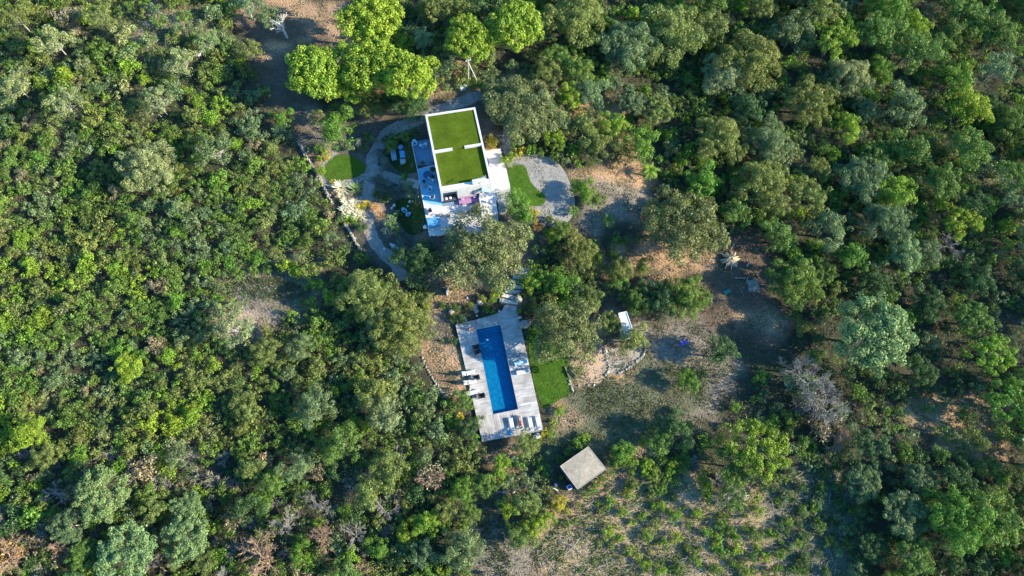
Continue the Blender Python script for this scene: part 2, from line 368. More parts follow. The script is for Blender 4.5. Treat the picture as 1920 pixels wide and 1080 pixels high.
# ------------------------------------------------------------------ ground
def inpoly(x, y, poly):
    r = np.zeros(np.shape(x), bool); n = len(poly); j = n-1
    for i in range(n):
        xi, yi = poly[i]; xj, yj = poly[j]
        c = ((yi > y) != (yj > y)) & (x < (xj-xi)*(y-yi)/(yj-yi+1e-9)+xi); r ^= c; j = i
    return r
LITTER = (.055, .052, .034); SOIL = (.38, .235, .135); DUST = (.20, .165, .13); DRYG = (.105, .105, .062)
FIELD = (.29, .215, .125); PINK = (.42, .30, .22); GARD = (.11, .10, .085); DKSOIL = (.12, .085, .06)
GREG = [
 (DRYG, [(150, 0), (400, 0), (420, 60), (350, 110), (250, 100), (170, 60)]),
 (PINK, [(290, 0), (345, 0), (345, 70), (300, 75), (255, 60), (280, 30)]),
 (PINK, [(405, 560), (510, 585), (525, 620), (450, 640), (400, 610)]),
 (DUST, [(420, 520), (560, 480), (610, 480), (620, 560), (590, 590), (520, 600), (430, 560)]),
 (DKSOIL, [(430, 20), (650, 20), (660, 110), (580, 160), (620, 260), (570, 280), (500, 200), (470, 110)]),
 (SOIL, [(490, 0), (640, 0), (650, 30), (640, 55), (590, 40), (510, 20)]),
 (SOIL, [(425, 25), (460, 20), (470, 50), (430, 45)]),
 (SOIL, [(490, 95), (540, 90), (545, 110), (500, 112)]),
 (SOIL, [(560, 60), (640, 40), (690, 80), (640, 80)]),
 (SOIL, [(640, 180), (800, 150), (860, 110), (900, 150), (900, 180), (800, 200), (720, 220), (660, 230)]),
 (DUST, [(560, 200), (640, 190), (620, 280), (580, 290)]),
 (GARD, [(575, 275), (640, 210), (740, 225), (800, 190), (880, 165), (915, 190), (950, 270), (1010, 290), (1040, 430), (985, 560), (800, 540), (740, 520), (680, 450), (640, 380)]),
 (SOIL, [(590, 285), (632, 272), (628, 300), (610, 320), (600, 340), (590, 310)]),
 (PINK, [(600, 300), (612, 330), (640, 400), (700, 365), (706, 410), (660, 415), (610, 350)]),
 (SOIL, [(930, 140), (1000, 130), (1050, 160), (1100, 190), (1090, 240), (1020, 200), (950, 180)]),
 (SOIL, [(1060, 310), (1200, 300), (1230, 340), (1160, 345), (1090, 340), (1060, 335)]),
 (SOIL, [(1130, 190), (1190, 200), (1180, 300), (1140, 290)]),
 (DUST, [(1085, 340), (1210, 340), (1230, 380), (1160, 420), (1120, 450), (1090, 440), (1100, 390)]),
 (SOIL, [(1190, 390), (1215, 390), (1215, 425), (1190, 420)]),
 (SOIL, [(1060, 440), (1160, 480), (1150, 520), (1060, 515)]),
 (SOIL, [(1170, 440), (1250, 440), (1370, 470), (1400, 500), (1310, 530), (1220, 510), (1170, 490)]),
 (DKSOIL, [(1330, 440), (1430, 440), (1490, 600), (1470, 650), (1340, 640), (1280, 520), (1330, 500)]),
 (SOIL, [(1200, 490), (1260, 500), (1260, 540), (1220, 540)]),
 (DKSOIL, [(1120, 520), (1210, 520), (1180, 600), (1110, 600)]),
 (SOIL, [(1390, 590), (1470, 580), (1490, 620), (1440, 630), (1390, 615)]),
 (DUST, [(1110, 590), (1320, 600), (1380, 690), (1340, 790), (1180, 840), (1130, 830), (1060, 760), (1080, 640)]),
 (DRYG, [(1060, 745), (1130, 690), (1220, 670), (1300, 690), (1330, 760), (1180, 840), (1080, 880), (990, 880), (960, 850), (1020, 790)]),
 (SOIL, [(1050, 690), (1100, 610), (1125, 640), (1130, 715), (1080, 720)]),
 (SOIL, [(1125, 660), (1200, 660), (1180, 700), (1130, 690)]),
 (SOIL, [(1025, 760), (1070, 770), (1090, 790), (1040, 800)]),
 (SOIL, [(790, 650), (860, 655), (885, 700), (905, 742), (850, 740), (820, 700)]),
 (SOIL, [(800, 535), (850, 520), (880, 570), (850, 600), (800, 580)]),
 (DUST, [(800, 580), (850, 600), (860, 660), (810, 660)]),
 (SOIL, [(945, 500), (1000, 480), (980, 560), (945, 560)]),
 (SOIL, [(920, 850), (960, 850), (985, 900), (960, 935), (920, 930), (930, 880)]),
 (DUST, [(840, 930), (960, 930), (1000, 1000), (1050, 1090), (870, 1090), (850, 1000)]),
 (FIELD, [(1060, 930), (1160, 850), (1300, 860), (1340, 950), (1500, 880), (1580, 890), (1600, 1100), (1040, 1100), (990, 1040), (1040, 960)]),
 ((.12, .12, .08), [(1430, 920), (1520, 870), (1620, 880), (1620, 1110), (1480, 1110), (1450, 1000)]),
 (SOIL, [(1170, 835), (1250, 835), (1230, 865), (1180, 870)]),
 (SOIL, [(1050, 945), (1110, 930), (1170, 880), (1200, 900), (1150, 950), (1110, 970), (1060, 975)]),
 (SOIL, [(1000, 1030), (1040, 1040), (1050, 1080), (1010, 1070)]),
 (SOIL, [(1700, 720), (1800, 735), (1880, 780), (1880, 860), (1780, 850), (1700, 760)]),
 (DRYG, [(1810, 290), (1900, 300), (1900, 360), (1820, 350)]),
 (DRYG, [(1300, 40), (1400, 0), (1420, 0), (1310, 60)]),
]
gx = np.arange(-110, 135, .45); gy = np.arange(-45, 150, .45)
X, Y = np.meshgrid(gx, gy); Z = ground(X, Y)
px_, py_ = PX(X, Y, Z)
nx, ny = len(gx), len(gy)
def vnoise(x, y, s, seed):
    r = np.random.default_rng(seed); g = r.uniform(-1, 1, (256, 256)); x = x/s+500; y = y/s+500
    xi = np.floor(x).astype(int); yi = np.floor(y).astype(int); fx = x-xi; fy = y-yi; fx = fx*fx*(3-2*fx); fy = fy*fy*(3-2*fy)
    A = g[yi % 256, xi % 256]; B = g[yi % 256, (xi+1) % 256]; D = g[(yi+1) % 256, xi % 256]; E = g[(yi+1) % 256, (xi+1) % 256]
    return (A*(1-fx)+B*fx)*(1-fy)+(D*(1-fx)+E*fx)*fy
jx = px_+17*vnoise(X, Y, 2.8, 1)+13*vnoise(X, Y, 1.0, 2); jy = py_+17*vnoise(X, Y, 2.8, 3)+13*vnoise(X, Y, 1.0, 4)
gc = np.tile(np.array(LITTER), (ny, nx, 1))
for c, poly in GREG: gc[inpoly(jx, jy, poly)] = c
for _ in range(3):
    g2 = gc.copy(); g2[1:-1, 1:-1] = (gc[1:-1, 1:-1]*2+gc[:-2, 1:-1]+gc[2:, 1:-1]+gc[1:-1, :-2]+gc[1:-1, 2:])/6; gc = g2
deckpx = [(854, 608), (890, 600), (925, 590), (942, 582), (946, 572), (968, 574), (972, 596), (978, 618), (1019, 808), (904, 828)]
hole = inpoly(px_, py_, [(888, 611), (942, 606), (976, 772), (920, 780)])
Zg = Z + .10*vnoise(X, Y, 1.7, 9)*0 + 0
Zg = np.where(hole, Zg-2.2, Zg)
me = bpy.data.meshes.new('ground'); me.vertices.add(nx*ny)
me.vertices.foreach_set('co', np.stack([X, Y, Zg], -1).ravel())
i0 = (np.arange(ny-1)[:, None]*nx+np.arange(nx-1)[None]).ravel()
quads = np.stack([i0, i0+1, i0+nx+1, i0+nx], -1).ravel()
nq = len(i0); me.loops.add(nq*4); me.loops.foreach_set('vertex_index', quads)
me.polygons.add(nq); me.polygons.foreach_set('loop_start', np.arange(nq)*4); me.polygons.foreach_set('loop_total', np.full(nq, 4))
me.polygons.foreach_set('use_smooth', np.ones(nq, bool)); me.update(calc_edges=True)
a = me.attributes.new('gcol', 'FLOAT_COLOR', 'POINT')
a.data.foreach_set('color', np.concatenate([gc.reshape(-1, 3), np.ones((nx*ny, 1))], 1).astype(np.float32).ravel())
me.materials.append(GRD); o = bpy.data.objects.new('ground', me); col.objects.link(o); struct(o)
far = MB()
BX0, BX1, BY0, BY1 = gx[0]+.5, gx[-1]-.5, gy[0]+.5, gy[-1]-.5; Q = 1500
for x0, x1, y0, y1 in ((-Q, BX0, -Q, Q), (BX1, Q, -Q, Q), (BX0, BX1, -Q, BY0), (BX0, BX1, BY1, Q)):
    far.add([(x0, y0, -1.4), (x1, y0, -1.4), (x1, y1, -1.4), (x0, y1, -1.4)], [(0, 1, 2, 3)])
FARM = mat('far_scrub', (.03, .045, .02), .95, .1, colr2=(.07, .08, .035), nscale=.2)
struct(far.build('far_hillside', FARM))

# paths, lawns, court
ribbon('path', [(905, 176), (880, 186), (850, 197), (810, 212), (780, 226), (745, 238), (722, 252), (708, 278), (697, 298), (696, 320), (692, 345), (690, 370), (690, 400), (692, 430), (702, 455), (722, 478), (745, 497), (757, 525)], 1.7, PATH)
ribbon('path', [(697, 312), (720, 328), (750, 340), (786, 346)], 1.3, PATH, .045)
ribbon('path', [(632, 288), (606, 312), (604, 334), (622, 348), (655, 344), (694, 326)], 1.1, PATH, .025)
ribbon('path', [(750, 495), (735, 478), (710, 470)], 1.2, PATH, .05)
sheet('gravel_court', [(945, 232), (956, 236), (962, 285), (985, 290), (1010, 289), (1037, 298), (1057, 316), (1072, 350), (1080, 385), (1072, 412), (1045, 428), (1012, 420), (1003, 398), (1000, 380), (985, 350), (970, 320), (955, 322), (948, 300), (940, 265)], GRAVEL, .03)
sheet('lawn', [(951, 317), (965, 311), (981, 309), (989, 320), (993, 340), (1005, 354), (1019, 364), (1024, 375), (1016, 385), (1003, 387), (985, 380), (965, 368), (957, 352)], LAWN, .07, smooth=2, thick=.1)
sheet('lawn', [(605, 322), (614, 304), (630, 292), (646, 291), (668, 296), (687, 310), (684, 323), (668, 333), (628, 342), (611, 337)], LAWN, .07, thick=.1)
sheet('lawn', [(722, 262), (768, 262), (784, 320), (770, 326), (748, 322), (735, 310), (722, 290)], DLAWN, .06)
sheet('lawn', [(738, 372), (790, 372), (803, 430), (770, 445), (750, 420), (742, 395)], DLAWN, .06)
sheet('lawn', [(984, 622), (1020, 600), (1062, 640), (1068, 690), (1074, 735), (1045, 752), (1010, 768)], LAWN, .06)
sheet('sandy_terrace', [(1062, 700), (1078, 655), (1105, 618), (1122, 640), (1134, 668), (1140, 690), (1130, 716), (1108, 724), (1085, 714)], mat('orange_sand', (.36, .24, .16), .95, .1, colr2=(.46, .32, .22), nscale=4), .03)
sheet('sandy_terrace', [(1128, 650), (1205, 655), (1206, 670), (1185, 690), (1160, 702), (1136, 698)], mat('beige_sand', (.27, .23, .18), .95, .1, colr2=(.36, .30, .24), nscale=4), .03)

# ------------------------------------------------------------------ villa
ZR = ZT+3.5
def hz(px, py, z): a = PZ(px, py, z); return np.array([float(a[0]), float(a[1])])
TL, TR, BR, BL = hz(797, 216, ZR), hz(891, 200, ZR), hz(922, 340, ZR), hz(827, 362, ZR)
hv = (TL-BL)+(TR-BR); hv /= np.linalg.norm(hv); hu = np.array([hv[1], -hv[0]])
cen = (TL+TR+BR+BL)/4; HW = ((TR-TL)@hu+(BR-BL)@hu)/2; HL = ((TL-BL)@hv+(TR-BR)@hv)/2
BL = cen-hu*HW/2-hv*HL/2; HANG = math.atan2(hu[1], hu[0])
def hp(u, v): return tuple(BL+hu*u+hv*v)
def hrect(u0, u1, v0, v1): return [hp(u0, v0), hp(u1, v0), hp(u1, v1), hp(u0, v1)]
def uv(px, py, z): d = hz(px, py, z)-BL; return float(d@hu), float(d@hv)
VB = (*hp(HW/2, HL/2), ZT)
villa = empty('villa', VB); tag(villa, 'white flat-roofed villa with bright green turf on two roof terraces', 'house')
def vpart(mb, name, m, bevel=0.0, parent=None):
    o = mb.build(name, m, None, bevel); o.parent = parent or villa
    o.matrix_parent_inverse = Matrix.Translation(Vector(VB)).inverted(); return o
PT = .28; vd = HL*(uv(813, 284, ZR)[1]/HL)
w = MB()
w.prism([hp(PT, 2.1), hp(2.35, 2.1), hp(2.35, .06), hp(HW-.06, .06), hp(HW-.06, HL-.06), hp(.06, HL-.06), hp(.06, 2.1)], ZT-.5, ZR-.7)
wall = vpart(w, 'wall', WHITE)
w = MB(); w.box((*hp(.16, .16), (ZT+ZR-.7)/2), (.28, .28, ZR-.7-ZT), HANG); vpart(w, 'pillar', WHITE, .01)
w = MB(); w.prism(hrect(0, HW, 0, HL), ZR-.697, ZR-.45); vpart(w, 'roof_slab', WHITE)
def par(name, rects, z0=ZR-.447, z1=ZR):
    w = MB()
    for r in rects: w.prism(hrect(*r), z0, z1)
    return vpart(w, name, WHITE)
par('parapet', [(0, PT, 0, HL)]); par('parapet', [(PT+.001, HW-PT-.001, HL-PT, HL)]); par('parapet', [(HW-PT, HW, 0, HL)])
par('parapet', [(PT+.001, HW-PT-.001, 0, .75)], z1=ZR-.03)
l1 = uv(849, 281, ZR)[0]; l2 = uv(871, 275, ZR)[0]
par('parapet', [(PT+.001, l1, vd-.16, vd+.16)], z1=ZR-.02); par('parapet', [(l2, HW-PT-.001, vd-.16, vd+.16)], z1=ZR-.02)
w = MB(); w.prism(hrect(PT+.004, HW-PT-.004, vd+.02, HL-PT-.004), ZR-.447, ZR-.13); vpart(w, 'roof_turf', ROOFT)
w = MB(); w.prism(hrect(PT+.004, HW-PT-.004, .754, vd+.018), ZR-.447, ZR-.36); vpart(w, 'roof_turf', ROOFT)
# windows west, south and east: frame and pane
def window(u, v, wd, z0, z1, axis, name='window'):
    fr = MB(); pn = MB(); t = .05
    c = hp(u, v); zc = (z0+z1)/2; hgt = z1-z0
    if axis == 'v':
        for s in (-1, 1): fr.box((*hp(u, v+s*(wd/2-t/2)), zc), (.1, t, hgt), HANG)
        for z in (z0+t/2, z1-t/2): fr.box((*c, z), (.1, wd-2*t-.004, t), HANG)
        pn.box((*c, zc), (.05, wd-2*t-.004, hgt-2*t-.004), HANG)
    else:
        for s in (-1, 1): fr.box((*hp(u+s*(wd/2-t/2), v), zc), (t, .1, hgt), HANG)
        for z in (z0+t/2, z1-t/2): fr.box((*c, z), (wd-2*t-.004, .1, t), HANG)
        pn.box((*c, zc), (wd-2*t-.004, .05, hgt-2*t-.004), HANG)
    f = vpart(fr, name, DMET); g = vpart(pn, 'pane', GLASS); g.parent = f; g.matrix_parent_inverse = Matrix.Translation(Vector(VB)).inverted()
for v, wd, z0, z1 in ((3.5, 1.8, .1, 2.3), (6.2, 1.2, 1, 2.2), (9, 1.6, .9, 2.2)): window(.045, v, wd, ZT+z0, ZT+z1, 'v')
for v, wd, z0, z1 in ((4, 1.0, .1, 2.3), (7.6, 1.2, 1, 2.2)): window(HW-.045, v, wd, ZT+z0, ZT+z1, 'v')
window(1.3, 2.07, 1.8, ZT+.1, ZT+2.4, 'u', 'glass_door')
window(5.2, .045, 1.3, ZT+.9, ZT+2.1, 'u')
# chimney and aerial on the south edge
cu, cv = uv(899, 341, ZR+.3)
w = MB(); w.box((*hp(cu, .42), ZR+.22), (1.9, .5, .5), HANG); w.box((*hp(cu, .42), ZR+.50), (2.0, .6, .06), HANG); vpart(w, 'chimney', WHITE, .01)
w = MB(); mpz = hp(cu+.25, .05); w.tube([(*mpz, ZT+2), (*mpz, ZR+1.9)], .03, 6)
w.box((*mpz, ZR+1.8), (1.3, .04, .04), HANG+.4)
for k in range(6): w.box((mpz[0]+math.cos(HANG+.4)*(-.6+k*.24), mpz[1]+math.sin(HANG+.4)*(-.6+k*.24), ZR+1.83), (.02, .7-.07*k, .02), HANG+.4)
vpart(w, 'aerial', GALV)
w = MB(); w.box((*hp(cu+.75, -.35), ZR-1.2), (1.1, .5, .45), HANG-.35, rx=.35); vpart(w, 'air_conditioner', PALEB, .03)

# terrace slabs (setting)
def slab(name, pts, z, m, t=2.9, smooth=0):
    w = MB(); w.prism([tuple(hz(p[0], p[1], z)) for p in pts], z-t, z); return struct(w.build(name, m))
slab('terrace', [(783, 317), (800, 312), (870, 300), (922, 330), (934, 403), (934, 436), (806, 442)], ZT, TERR)
slab('lower_terrace', [(772.5, 266), (815, 259), (820, 309), (782.5, 316)], ZT-.3, TILE)
slab('east_terrace', [(905, 279), (939, 279), (944, 302), (950, 319), (957, 352), (930, 361), (921, 362), (916, 300)], ZT+.01, TERR)
slab('paved_yard', [(930.5, 361.5), (957, 352.5), (962, 392), (936, 402)], ZT-.06, PAVE, 1)
slab('terrace_shade_tint', [(783.5, 317.5), (817, 311), (829, 368), (832, 385), (810, 383), (793, 377)], ZT+.006, mat('painted_blue_shade', (.13, .36, .52), .8, .25, noise=.12, nscale=3), .1)  # blue of open shade painted over the white terrace, cut to the shadow edge
slab('porch_floor', [(827, 372), (858, 366), (860, 384), (830, 387)], ZT+.012, TILE, .1)
w = MB(); w.prism([tuple(hz(*p, ZT+.95)) for p in [(901, 350), (922.5, 345), (928, 362), (934, 374), (929.5, 376), (934, 401), (903, 404), (898, 370)]], ZT-.02, ZT+.95)
o = tag(w.build('low_annexe', WHITE, None, .02), 'low white annexe block on the right of the villa terrace with small roof vents', 'annexe')
for px, py in ((919, 362), (921, 380), (913, 379)):
    v = MB(); c = hz(px, py, ZT+.95); v.box((*c, ZT+1.1), (.22, .22, .3), .3); v.box((*c, ZT+1.27), (.34, .34, .04), .3)
    q = v.build('vent', WHITE, None, .01); q.parent = o
w = MB()
for a, b in (((772.5, 266), (783, 317)), ((783, 317), (806, 442))):
    A = hz(*a, ZT+.05); B = hz(*b, ZT+.05); d = (B-A)/np.linalg.norm(B-A); n = np.array([d[1], -d[0]])*-.09
    w.prism([tuple(A), tuple(B), tuple(B-n), tuple(A-n)], ZT-3, ZT+.06)
tag(w.build('terrace_kerb', WHITE), 'long thin pale kerb wall along the left edge of the villa terrace', 'kerb wall')

# ------------------------------------------------------------------ pool and deck
ZD = .30
def pz(px, py): return hz(px, py, ZD)
pc = [pz(892.5, 616.5), pz(938.5, 611), pz(971.5, 768), pz(924.5, 775.5)]
pv = (pc[0]-pc[3])+(pc[1]-pc[2]); pv /= np.linalg.norm(pv); pu = np.array([pv[1], -pv[0]])
pcen = sum(pc)/4; PWd = ((pc[1]-pc[0])@pu+(pc[2]-pc[3])@pu)/2; PLn = ((pc[0]-pc[3])@pv+(pc[1]-pc[2])@pv)/2
PANG = math.atan2(pu[1], pu[0])
def pp(u, v): return tuple(pcen+pu*u+pv*v)
pool_c = [pp(-PWd/2, PLn/2), pp(PWd/2, PLn/2), pp(PWd/2, -PLn/2), pp(-PWd/2, -PLn/2)]
DECKM = plank_mat('deck_planks', PANG, (.33, .305, .29), (.42, .395, .385))
DECKV = plank_mat('deck_planks_lengthways', PANG+math.pi/2, (.32, .285, .265), (.40, .37, .35))
outer = [pz(*p) for p in deckpx]
def clip_v(poly, v0, side):
    out = []; n = len(poly); f = lambda p: side*((np.array(p)-pcen)@pv-v0)
    for i in range(n):
        a, b = np.array(poly[i]), np.array(poly[(i+1) % n]); fa, fb = f(a), f(b)
        if fa >= 0: out.append(tuple(a))
        if (fa >= 0) != (fb >= 0): out.append(tuple(a+(b-a)*fa/(fa-fb)))
    return out
def clip_u(poly, u0, side):
    out = []; n = len(poly); f = lambda p: side*((np.array(p)-pcen)@pu-u0)
    for i in range(n):
        a, b = np.array(poly[i]), np.array(poly[(i+1) % n]); fa, fb = f(a), f(b)
        if fa >= 0: out.append(tuple(a))
        if (fa >= 0) != (fb >= 0): out.append(tuple(a+(b-a)*fa/(fa-fb)))
    return out
W2, L2 = PWd/2, PLn/2; g = .004
mid = clip_v(clip_v(outer, L2+g, -1), -L2-g, 1)
a = MB(); a.prism(clip_u(mid, -W2, -1), ZD-.25, ZD); a.prism(clip_u(mid, W2, 1), ZD-.25, ZD)
top = clip_v(outer, L2+2*g, 1); bot = clip_v(outer, -L2-2*g, -1)
a.prism(clip_u(top, -W2-g, -1), ZD-.25, ZD); a.prism(clip_u(top, W2+g, 1), ZD-.25, ZD)
a.prism(clip_u(bot, W2+g, 1), ZD-.25, ZD)
struct(a.build('pool_deck', DECKM))
a = MB(); a.prism(clip_u(clip_u(top, -W2, 1), W2, -1), ZD-.25, ZD)
a.prism(clip_u(clip_u(bot, -W2*1.02, 1), W2, -1), ZD-.25, ZD)
a.prism(clip_u(bot, -W2-g-.04, -1), ZD-.25, ZD)
struct(a.build('pool_deck', DECKV))
# basin
b_ = MB(); dep = .82; q = pool_c; t = .15
b_.prism(q, ZD-dep-.2, ZD-dep)
for i in range(4):
    A = np.array(q[i]); B = np.array(q[(i+1) % 4]); d = (B-A)/np.linalg.norm(B-A); n = np.array([-d[1], d[0]])
    if n @ (pcen-A) > 0: n = -n
    b_.prism([tuple(A+n*.003), tuple(B+n*.003), tuple(B+n*t), tuple(A+n*t)], ZD-dep-.2, ZD-.26)
    b_.prism([tuple(A-n*.004), tuple(B-n*.004), tuple(B+n*.002), tuple(A+n*.002)], ZD-dep, ZD-.003)
pool = b_.build('swimming_pool', POOLT)
st = MB()
for k in range(3): st.prism([pp(-W2+.02, L2-.02-.35*k), pp(W2-.02, L2-.02-.35*k), pp(W2-.02, L2-.37-.35*k), pp(-W2+.02, L2-.37-.35*k)], ZD-dep+.002, ZD-.3-.2*k)
tag(pool, 'long narrow rectangular swimming pool with blue tiles set in the wooden deck', 'swimming pool')
st = st.build('pool_step', POOLT, pool)
wt = MB(); wt.add([(*p, ZD-.10) for p in pool_c], [(3, 2, 1, 0)]); struct(wt.build('water', WATER))

# ------------------------------------------------------------------ foliage library
def cloud_arrays(lobes, dens, size, rng, tintv=.22, zmin=-.35, aspect=.62, jit=.65, yshift=.12, shell=.22):
    vs, ts = [], []
    for (x, y, z, r) in lobes:
        n = max(6, int(dens*12.57*r*r))
        d = rng.normal(size=(n, 3)); d /= np.linalg.norm(d, axis=1)[:, None]
        d = d[d[:, 2] > zmin]; n = len(d)
        p = np.array([x, y, z])+d*r*(1-shell+shell*1.6*rng.random((n, 1)))
        nn = d+jit*rng.normal(size=(n, 3)); nn /= np.linalg.norm(nn, axis=1)[:, None]
        t = np.cross(nn, rng.normal(size=(n, 3))); t /= np.linalg.norm(t, axis=1)[:, None]; b = np.cross(nn, t)
        s = size*(.55+.9*rng.random((n, 1))); a = s*.5; c = s*.5*aspect
        q = np.stack([p-t*a, p+b*c-nn*c*.3, p+t*a, p-b*c-nn*c*.3], 1); vs.append(q)
        lt = 1+tintv*rng.normal()*.6; lf = lt*(1+tintv*rng.normal(size=n)); ys = yshift*rng.normal()*.5+yshift*rng.normal(size=n)*.5
        colr = np.stack([lf*(1+ys), lf, lf*(1-ys*.8)], -1).clip(.3, 2.2)
        ts.append(np.repeat(colr[:, None], 4, 1))
    return np.concatenate(vs), np.concatenate(ts)
def mesh_from(name, V, T, mtl=FOL, N=None):
    n = len(V); me = bpy.data.meshes.new(name); me.vertices.add(n*4); me.vertices.foreach_set('co', V.ravel())
    me.loops.add(n*4); me.loops.foreach_set('vertex_index', np.arange(n*4)); me.polygons.add(n)
    me.polygons.foreach_set('loop_start', np.arange(n)*4); me.polygons.foreach_set('loop_total', np.full(n, 4)); me.update(calc_edges=True)
    a = me.attributes.new('tint', 'FLOAT_COLOR', 'POINT')
    a.data.foreach_set('color', np.concatenate([T, np.ones((n, 4, 1))], -1).astype(np.float32).ravel()); me.materials.append(mtl); return me
def dome(R_, n, ax, az, r0, r1, rng, zlo=-.15, rough=.22, zc=0.0, fill=.25):
    """lobes over an uneven dome"""
    k = rng.normal(size=(5, 3)); k /= np.linalg.norm(k, axis=1)[:, None]; am = rng.uniform(.3, 1, 5)*rough
    out = []; i = 0
    while len(out) < n:
        d = rng.normal(size=3); d /= np.linalg.norm(d)
        if d[2] < zlo: continue
        q = 1+sum(a*math.sin(3.1*float(d@kk)*2+j) for j, (a, kk) in enumerate(zip(am, k)))*.8
        q *= rng.uniform(.82, 1.05) if rng.random() > fill else rng.uniform(.35, .8)
        out.append((d[0]*ax*R_*q, d[1]*ax*R_*q, zc+d[2]*az*R_*q, R_*rng.uniform(r0, r1)))
    return out
def limbs(base_z, top, lobes, rng, r0, n=9, pale=False, lean=(0, 0), seg=5):
    w = MB(); T = Vector((lean[0]*.5, lean[1]*.5, top)); w.tube([(0, 0, base_z), (lean[0]*.2, lean[1]*.2, top*.5), T], [r0*1.3, r0, r0*.75], 7)
    idx = rng.permutation(len(lobes))[:n]
    for i in idx:
        L = Vector(lobes[i][:3]); m = T.lerp(L, .5)+Vector((0, 0, -.08*L.length+.1*rng.normal()))
        w.tube([T-Vector((0, 0, .3)), m, L], [r0*.55, r0*.35, r0*.1], seg)
        for _ in range(2):
            j = rng.integers(len(lobes)); L2_ = Vector(lobes[j][:3])
            if (L2_-m).length < (L-T).length: w.tube([m, m.lerp(L2_, .6)+Vector((0, 0, .1)), L2_], [r0*.28, r0*.16, r0*.05], 4, cap=False)
    me = bpy.data.meshes.new('trunk'); me.from_pydata(w.v, [], w.f); me.update(); return me
LIB = {}
